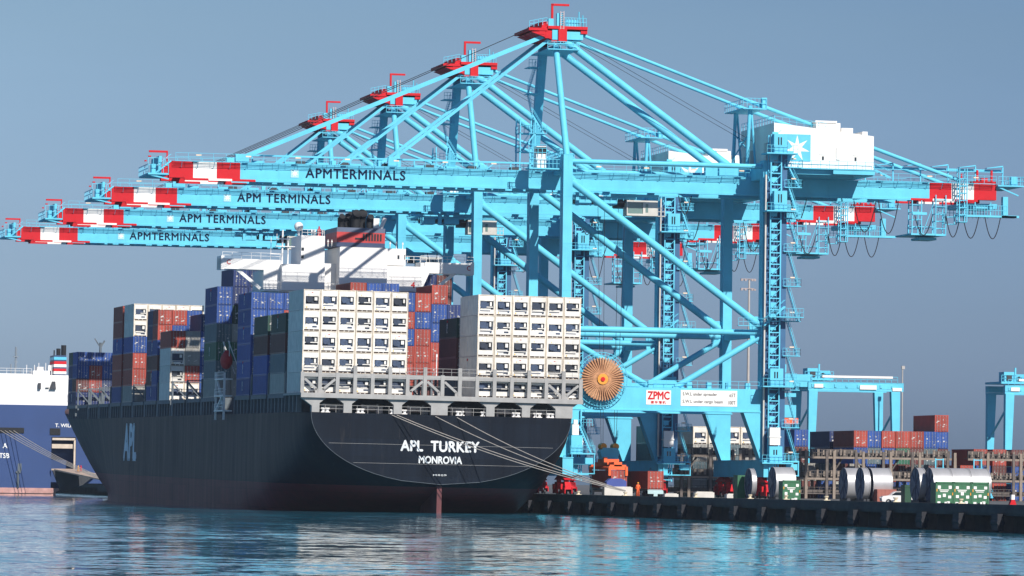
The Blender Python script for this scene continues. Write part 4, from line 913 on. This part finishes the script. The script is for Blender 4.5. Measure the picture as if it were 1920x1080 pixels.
# quay blocks
for i,(x,y,w_,h_,lab) in enumerate(((3.0,-37,1.9,.7,'low white concrete block on the quay just right of the worker'),(6.5,-40,2.6,1.0,'pale concrete slab stack on the quay, second block right of the worker'),(7.0,-54,2.1,.8,'white concrete block on the quay left of the dark bogies'),(6.2,10,4.2,1.5,'long white barrier box beside the red crane wheels'))):
    m=MB(); m.box(0,w_,0,1.2,0,h_); m.box(.1,w_-.1,-.04,1.24,.12,.2); m.box(.2,w_-.2,.1,1.1,h_,h_+.08); o=m.build('concrete_block',pm('pale_block',(.6,.57,.52),.8,var=.15),loc=(x,y,2.54)); tag(o,lab,'block')
m=MB(); m.prism([(0,0),(3,0),(3,1.3),(2.2,1.7),(.6,1.7),(0,1.2)],'y',0,1.4); o=m.build('tarpaulin_bale',pm('bale_blue',(.05,.08,.3),.7),loc=(8.0,16,3.6)); tag(o,'blue covered bale standing behind the long white barrier box','bale')
# worker
def worker(x,y):
    t_=thing('person','worker in orange overalls and helmet standing on the quay edge','person',(x,y,2.9))
    vs=[(0,0,.95),(0,0,1.25),(0,0,1.48),(0,0,1.6),(0,0,1.72),(-.2,0,1.44),(-.28,.02,1.15),(-.26,-.1,.92),(.2,0,1.44),(.3,.0,1.16),(.24,-.14,.98),(-.1,0,.88),(-.13,-.02,.48),(-.14,0,.06),(-.15,-.14,.03),(.1,0,.88),(.14,.04,.48),(.16,.08,.06),(.17,-.06,.03)]
    rad=[.17,.16,.15,.06,.11,.08,.055,.045,.08,.055,.045,.11,.075,.05,.05,.11,.075,.05,.05]
    ed=[(0,1),(1,2),(2,3),(3,4),(2,5),(5,6),(6,7),(2,8),(8,9),(9,10),(0,11),(11,12),(12,13),(13,14),(0,15),(15,16),(16,17),(17,18)]
    me=bpy.data.meshes.new('body'); me.from_pydata(vs,ed,[]); me.materials.append(pm('hi_vis_orange',(.85,.13,.03),.8,var=.15,vs=4)); o=link('body',me,t_)
    sk=o.modifiers.new('skin','SKIN'); 
    for i,v in enumerate(me.skin_vertices[0].data): v.radius=(rad[i],rad[i]); v.use_root=(i==0)
    o.modifiers.new('sub','SUBSURF').levels=1
    m=MB(); m.ell((0,0,1.76),.13,.15,.11); m.box(-.13,.13,-.2,-.1,1.72,1.75); m.build('helmet',YEL,t_)
    m=MB(); m.ell((0,-.09,1.67),.085,.06,.1); m.build('face',pm('skin',(.35,.18,.12),.6),t_)
worker(.9,-30.5)
# ================================================================ REEFER RACKS
RK=pm('rack_steel',(.13,.11,.10),.8,var=.3,vs=1.5,rust=.5,rustc=(.08,.05,.04)); RK2=pm('rack_beam_beige',(.26,.21,.17),.8,var=.2,vs=1,rust=.4,rustc=(.15,.1,.07))
def rack(x0,x1,y,posts,label,levels=(2.54+3.45,2.54+6.95),top=True):
    t_=thing('reefer_rack',label,'steel rack',(x0,y,2.54),group='steel reefer racks behind the quay'); o_=(-x0,-y,-2.54)
    for z in levels:
        m=MB(o_); x=x0+.3
        while x<x1-1.5:
            w2=1.2+1.5*abs(math.sin(x*7.3)); m.box(x,min(x1,x+w2),y+.7,y+1.2,z,z+.95+.25*math.sin(x*3)); x+=w2+.25
        m.build('cable_box',pm('rack_cable_box',(.11,.095,.085),.8,var=.4,vs=1.5),t_)
        m=MB(o_); m.box(x0,x1,y-.1,y+1.8,z-.12,z); m.mi=1; m.box(x0,x1,y-.2,y-.1,z-.35,z-.02); m.mi=0
        m.rail((x0,y-.2,z),(x1,y-.2,z),1.15,.55,.06)
        m.mi=1; x=x0+.6; rnd=random.Random(int(z*10+x0))
        while x<x1-1: 
            m.box(x,x+.22+.15*rnd.random(),y-.2,y+.1,z+.25,z+1.0+.3*rnd.random())
            x+=.55+rnd.random()*.8
        m.build('platform',[RK,RK2],t_)
    m=MB(o_); m.box(x0,x1,y-.1,y+1.5,3.3,3.42); m.rail((x0,y,3.42),(x1,y,3.42),1.0,.9,.06); m.box(x0,x1,y+.5,y+.9,3.42,4.1); m.build('lower_platform',[RK,RK2],t_)
    for i,x in enumerate([a_ for b_ in posts for a_ in (b_,b_+1.25)]):
        m=MB(o_); m.box(x-.22,x+.22,y-.32,y+.1,2.54,levels[-1]+.9); m.box(x+.6,x+.75,y+1.2,y+1.5,2.54,levels[-1]); m.build('post',RK2 if i%2 else RK,t_)
    m=MB(o_)
    for i,x in enumerate(posts[:-1]):
        if i%2==0: m.beam((x+.2,y+.4,levels[0]+2.9),(x+2.6,y+.4,levels[0]),.16)
        else: m.stair((x+.8,y+.9,levels[0]),(x+3.0,y+.9,levels[1]-.1),.7,9)
    m.build('diagonal_brace',RK,t_)
    return t_
rack(55.5,84.5,88,[58.2,63.0,68.0,72.7,77.7,83.8],'long two-deck steel rack behind the coils in the middle of the quay')
rack(86,112,84,[88.2,93.9,99.4,105],'two-deck steel rack behind the red and white barriers')
rack(33.0,47.5,88,[34.0,38.3,43.2,47.0],'two-deck steel rack with white containers on it under the nearest crane')
rack(48.3,55.2,89,[49.0,53.2],'short two-deck steel rack between the nearest crane and the long rack')
# containers behind / in racks
def yard(x,y,z,col,H,lab,Ln=12.192): container((x,y,z),col,Ln,H,lab,'containers in the yard behind the racks')
def ystack(x,y,spec,desc,H=2.92,Ln=12.192):
    z=2.544
    for i,c in enumerate(spec):
        h_=H96 if c!='.' else H; yard(x,y,z,c,H96,f"{CN[c]} container, {ORD[i]} up, {desc}",Ln); z+=H96
ystack(67.4,118,'SNNB','yard stack just right of the nearest crane')
ystack(77.7,131.5,'bSbb','stack hidden behind the red-topped second stack')
ystack(77.7,117,'RBBR','yard stack topped red, behind the middle rack')
ystack(80.4,118,'BbSB','yard stack between two red-topped ones')
ystack(83.0,118,'BGBR','yard stack third from right')
ystack(85.6,118,'RBGR','yard stack fourth from right')
ystack(88.1,118,'RGNR','yard stack left of the tallest one')
ystack(90.6,118,'BNSB','blue-topped yard stack left of the tallest red one')
ystack(93.0,119.5,'BRNBR','tallest yard stack at the right')
ystack(97.6,112,'BRR','low yard stack in the right rack, left')
ystack(101.0,112,'NBR','low yard stack in the right rack, middle')
ystack(104.4,112,'BBN','low yard stack in the right rack, right end')
for i,(x,s_) in enumerate(((37.0,'SSSY'),(43.6,'YSYW'),(46.3,'SYYW'),(49.2,'YYSW'),(51.8,'SYYW'))):
    ystack(x,96,s_,['dark stack between the crane legs','first white stack on the rack under the crane','second white stack on the rack under the crane','third white stack on the rack under the crane','last white stack on the rack under the crane'][i])
for i,(x,s_) in enumerate(((58.6,'bY'),(61.2,'NY'),(64.0,'BS'),(66.6,'YN'),(69.4,'SY'),(72.2,'YB'),(75.0,'bR'),(77.8,'BN'),(80.6,'YS'),(55.6,'YN'),(52.9,'SB'),(50.3,'NY'),(88.6,'BR'),(91.4,'NB'),(94.2,'RN'))):
    ystack(x,92,s_,f'{ORD[i]} low stack from the left inside the racks')
# light mast and small pole
def mast(x,y,h,label):
    t_=thing('floodlight_mast',label,'light mast',(x,y,2.54))
    m=MB(); m.pipe((0,0,0),(0,0,h),.35,10,.18); m.build('pole',pm('mast_grey',(.45,.42,.4),.6),t_)
    m=MB(); m.box(-1.6,1.2,-.3,.3,h-.15,h); m.box(-1.6,.9,-.3,.3,h-1.9,h-1.75)
    for x_ in (-1.5,-.8,.5,1.0): m.box(x_-.2,x_+.2,-.5,-.1,h-.45,h-.1); m.box(x_-.2,x_+.2,-.5,-.1,h-2.2,h-1.9)
    m.build('floodlight',pm('floodlight_grey',(.35,.3,.3),.5),t_)
mast(75.2,180,40.2,'tall grey floodlight mast behind the nearest crane leg')
# ================================================================ YARD GANTRY CRANES (RTG)
def rtg(x0,x1,y,label,mirror=False):
    t_=thing('yard_crane',label,'yard crane',(x0,y,2.54),group='light blue yard gantry cranes'); o_=(-x0,-y,-2.54)
    zt=23.8
    for yy in (y-3.5,y+7):
        m=MB(o_); m.box(x0-.6,x1+1.2,yy-.5,yy+.5,zt-1.1,zt); m.box(x0-.6,x1+1.2,yy-.55,yy+.55,zt,zt+.1); m.box(x0-.6,x1+1.2,yy-.45,yy+.45,zt-1.5,zt-1.15)
        for i_ in range(8): m.box(x0+i_*2.2,x0+i_*2.2+.4,yy-.65,yy-.5,zt-.9,zt-.3-.2*(i_%2))
        m.build('girder',CY,t_)
        for x,s_ in ((x0,1),(x1,-1)):
            m=MB(o_); m.hexa([(x-.5,yy-.5,3.4),(x+.5,yy-.5,3.4),(x+.5,yy+.5,3.4),(x-.5,yy+.5,3.4)],[(x-.5-(0 if s_>0 else .7),yy-.6,zt-1.5),(x+.5+(0 if s_<0 else .7),yy-.6,zt-1.5),(x+.5+(0 if s_<0 else .7),yy+.6,zt-1.5),(x-.5-(0 if s_>0 else .7),yy+.6,zt-1.5)]); m.build('leg',CY,t_)
    for x in (x0,x1):
        m=MB(o_); m.box(x-.5,x+.5,y-5,y+8.5,3.2,4.2); m.beam((x,y-3.5,zt-4),(x,y+7,zt-10),.3); m.build('sill_beam',CY,t_)
        for yy in (y-4,y+7.5):
            m=MB(o_); m.pipe((x-.3,yy,3.24),(x+.3,yy,3.24),.7,16); m.build('wheel',RB,t_)
    m=MB(o_); m.rail((x0,y-4.1,zt+.1),(x1,y-4.1,zt+.1),1.1,1.2,.07); m.mi=1; m.box(x0+2,x1-1,y-4.3,y-4.15,zt+.9,zt+1.3); m.box((x0+x1)/2+1,(x0+x1)/2+4.2,y-4.2,y-4.1,zt-1.2,zt-.4); m.box(x0+.5,x0+2.2,y-4.2,y-4.1,zt-1,zt-.3); m.box(x1-1,x1+.8,y-4.2,y-4.1,zt-1.4,zt-.8); m.build('walkway',[CY,WH],t_)
    tx=x0+ (0 if not mirror else 6)
    m=MB(o_); m.box(tx-1,tx+4.5,y-3,y+6.5,zt+.4,zt+.8); m.box(tx-.5,tx+1.5,y-3,y,zt+.8,zt+2.6); m.box(tx+2,tx+4,y-2.5,y+2,zt+.8,zt+2.2); m.rail((tx-1,y-3.1,zt+.8),(tx+4.5,y-3.1,zt+.8),1.2,.6,.08); m.box(tx+1.6,tx+1.9,y-3,y-2.7,zt+.8,zt+3.4); m.build('trolley',CY,t_)
    m=MB(o_); m.box(tx,tx+1,y-3.2,y-3,zt+1,zt+2); m.pipe((tx+2.6,y-2.8,zt+1.3),(tx+2.6,y+1,zt+1.3),.5,10); m.build('drum',DK,t_)
    return t_,o_
t_,o_=rtg(86.8,103.4,182,'light blue yard gantry crane spanning behind the red and blue container stacks')
m=MB(o_); m.box(79.8,87,178.3,179.3,22.9,24.0); m.box(79.8,87,178.2,178.3,24.0,25.2); m.box(78.5,80.5,178.3,181,19.5,27.4); m.box(79,84,178.5,180,21.0,21.7); m.rail((78,178.2,24),(84,178.2,24),1.3,.6,.08); m.box(80,82,178.2,179,25.5,27.0); m.build('machinery_platform',CY,t_)
m=MB(o_); m.box(81.7,83.9,178,180,17.2,19.5); m.build('cabin',CY,t_); m=MB(o_); m.box(81.5,84.3,177.9,180.1,16.0,17.1); m.build('spreader_block',ORA,t_)
m=MB(o_); m.pipe((105.3,181,2.54),(105.3,181,26.8),.13,8); m.box(105.1,105.7,180.8,181.2,26.6,27.2); m.build('lamp_pole',pm('pole_grey',(.4,.38,.36),.6),t_)
rtg(125.0,142,182,'light blue yard gantry crane standing right of all the yard container stacks')
# small light blue access ladders near the racks
for x,lab in ((79.8,'light blue access ladder frame left of the pair behind the right coils'),(86.4,'light blue access ladder frame right of the pair behind the right coils')):
    m=MB((-x,-82,-2.54)); m.beam((x,82,2.54),(x,82,9.4),.18); m.beam((x+1.3,82,2.54),(x+1.3,82,9.4),.18)
    for z in (3.5,5,6.5,7.8,9.2): m.beam((x,82,z),(x+1.3,82,z),.14)
    m.stair((x+1.3,82,7),(x+3.2,82,3),.7,10); o=m.build('access_ladder',CY); o.location=(x,82,2.54); tag(o,lab,'ladder')
# ================================================================ CAR CARRIER
cc=thing('car_carrier_ship','blue and white car carrier ship moored beyond the container ship at the far left','car carrier',(-36,420,0))
NB=pm('carrier_blue',(.018,.052,.17),.5,var=.12,vs=.1,rust=.2,rustc=(.02,.04,.12)); oc=(36,-420,0)
OX,CXc=(36,-420,0),None
def K(): return MB((36,-420,0))
m=K(); xl,xr=-52.5,-12.0
# stern slab built round the ramp door
m.box(xl,-24.2,420,560,1.8,20.9); m.box(-24.2,-18.5,420,560,13.6,20.9); m.box(-18.5,xr,420,560,3,20.9); m.box(-24.2,-18.5,424,560,1.8,13.6)
m.prism([(xl,1.8),(-22.2,1.8),(-18,3.0),(-12,3.0),(-12,20),(xl,20)],'y',560,561); m.build('hull',NB,cc)
m=K(); m.box(xl,xr,420.3,560,20.9,27.0); m.box(xl,-29,420.3,560,27.0,28.1); m.box(-29,xr,420.8,560,27.0,27.9); m.build('superstructure',WS,cc)
m=K(); m.box(-50,-23,420.2,560,-1,1.8); m.prism([(-50,.6),(-24,.6),(-21,1.8),(-50,1.8)],'y',419.9,420.2); m.build('boot_topping',pm('boot_pink',(.50,.27,.24),.7,var=.3,vs=.6,rust=.6,rustc=(.5,.12,.05)),cc)
m=K(); m.box(-24.0,-18.7,419.9,420.4,12.9,13.4); m.box(-24.0,-18.9,420.6,421,11.0,12.0); m.box(-19.0,-18.6,419.9,420.4,6.3,13); m.build('ramp_door_frame',pm('door_beige',(.6,.5,.4),.7,var=.2),cc)
m=K(); m.hexa([(-24.2,419,5.9),(-18.4,419,5.9),(-17,419,5.9),(-24.2,419.5,5.9)],[(-24.2,419,6.3),(-18.4,419,6.3),(-17,419,6.3),(-24.2,419.5,6.3)])
m.hexa([(-24,420,6.0),(-18.6,420,6.0),(-8,392,3.2),(-13.5,392,3.2)],[(-24,420,6.3),(-18.6,420,6.3),(-8,392,3.5),(-13.5,392,3.5)]); m.build('stern_ramp',pm('ramp_tan',(.42,.33,.27),.8,var=.2),cc)
m=K(); m.prism([(-24,5.95),(-14,5.0),(-17,2.6),(-22,1.0)],'y',418.6,419.9); m.build('ramp_support',DK,cc)
m=K(); m.box(-36.4,-30.6,419.8,420.05,14.4,15.6); m.box(-44,-37,419.8,420.05,14.4,15.6); m.box(-24.6,-22.2,419.8,420.05,12.6+1.5,15.6); m.build('mooring_opening',SOOT,cc)
txt('T. WILH',WH,cc,(-23.4+36,-.02,15.9),4.2,.8) ; txt('A',WH,cc,(.6,-.02,10.9),1.0,1.1); txt('TSB',WH,cc,(-.2,-.02,8.6),2.3,1.1)
m=K(); m.box(-23.4,-20.6,424,432,28,32.6); m.build('funnel',pm('carrier_funnel_blue',(.03,.06,.14),.5),cc)
for z,c_ in ((31.9,EMB),(30.9,RD),(30.2,WH),(29.2,RD),(28.6,WH)):
    m=K(); m.box(-23.45,-20.55,423.93,432.05,z-.35,z+.3); m.build('funnel_band',c_,cc)
m=K(); m.pipe((-22.2,426,32.6),(-22.2,426,34.2),.5,10); m.pipe((-21,426,32.6),(-21,426,35),.6,10); m.pipe((-23.2,426,32.6),(-23.2,426,33.8),.15,6); m.build('exhaust_pipe',SOOT,cc)
m=K(); m.pipe((-32.2,425,28),(-32.2,425,34.4),.22,8); m.beam((-32.6,425,31),(-31.8,425,31),.2); m.box(-32.8,-31.6,424.6,425.4,32,32.2); m.pipe((-33.3,425,28),(-33.3,425,30.4),.18,6); m.pipe((-31,425,28),(-31,425,29.6),.1,6)
for z in (29,30,31,32,33): m.beam((-32.6,425,z),(-31.8,425,z+.8),.08)
m.build('mast',pm('mast_blue_grey',(.2,.24,.28),.6),cc)
m=K(); m.rail((-52,420.6,28.1),(-29,420.6,28.1),1.2,2,.07); m.box(-28.5,-24.6,422,430,27.9,28.9); m.box(-27.6,-25.8,423,428,28.9,29.8); m.box(-25,-24.4,422,423,28.9,30.2)
for x in (-28.2,-27.2,-25.6,-24.2,-30): m.pipe((x,422,28),(x,422,30.2+.5*(int(x)%2)),.09,6)
m.build('deckhouse',WS,cc)
m=K(); m.box(-27.5,-26.9,419.6,420.3,24.6,26.0); m.prism([(-24.9,24.6),(-23.4,24.6),(-23.6,26.4),(-24.3,26.4)],'y',419.6,420.3); m.box(-25.8,-25.0,420.0,420.3,24.8,25.0); m.build('deck_fitting',DK,cc)
m=K(); m.pipe((-31.8,419.8,1.8),(-31.8,419.8,5.6),.25,6); m.box(-32.3,-31.2,419.7,420,5.2,5.6); m.box(-31.9,-31.0,419.95,420.0,5.6,7.4); m.build('pilot_ladder',pm('ladder_dull',(.10,.12,.14),.8),cc)
for i,(a_,b_) in enumerate((((-36,419.8,14.9),(-15,385,3.4)),((-35,419.8,14.9),(-14.6,385,3.4)),((-34,419.8,14.9),(-14.2,385,3.4)),((-33,419.8,14.9),(-13.8,385,3.4)))):
    rope(a_,b_,.9,['lowest','second lowest','second highest','highest'][i]+' mooring rope crossing the blue stern of the car carrier',.07,'mooring ropes of the car carrier')
# pier end and signs near the ramp
m=MB(); m.box(-16,0,380,400,1.2,2.54)
for i in range(5): m.box(-15.6+2.6*i,-14.3+2.6*i,379.5,380,-.5,.9)
o=m.build('ramp_pontoon',CONW); tag(o,'low dark pontoon under the ramp of the car carrier','pontoon')
m=MB(); m.box(0,3.4,0,.3,0,1.2); m.box(-.6,0,0,.3,0,.4); m.box(.2,.35,0,.3,-.6,2.0); o=m.build('white_sign_board',WH,loc=(-15.5,379.6,2.6)); tag(o,'white board sign standing under the ramp of the car carrier','sign')
for x,c_,nm in ((-18.9,YEL,'yellow'),(-18.3,RD,'red')):
    m=MB(); m.pipe((0,0,0),(0,0,.9),.25,8); m.pipe((0,0,.9),(0,0,1.3),.15,8); o=m.build('marker_post',c_,loc=(x,412,5.8)); tag(o,nm+' marker post on the ramp of the car carrier','post')
print('containers',cnt,'objects',len(bpy.data.objects))

# ================================================================ HAZE
hm=bpy.data.materials.new('haze'); hm.use_nodes=True; N=hm.node_tree.nodes; L=hm.node_tree.links; N.clear()
pv=N.new('ShaderNodeVolumePrincipled'); pv.inputs['Color'].default_value=(.72,.86,1,1); pv.inputs['Density'].default_value=.00005; pv.inputs['Anisotropy'].default_value=.1
oo=N.new('ShaderNodeOutputMaterial'); L.new(pv.outputs[0],oo.inputs['Volume'])
m=MB(); m.box(-520,700,-700,1400,-1.5,95); hz=m.build('haze',hm); hz['kind']='stuff'
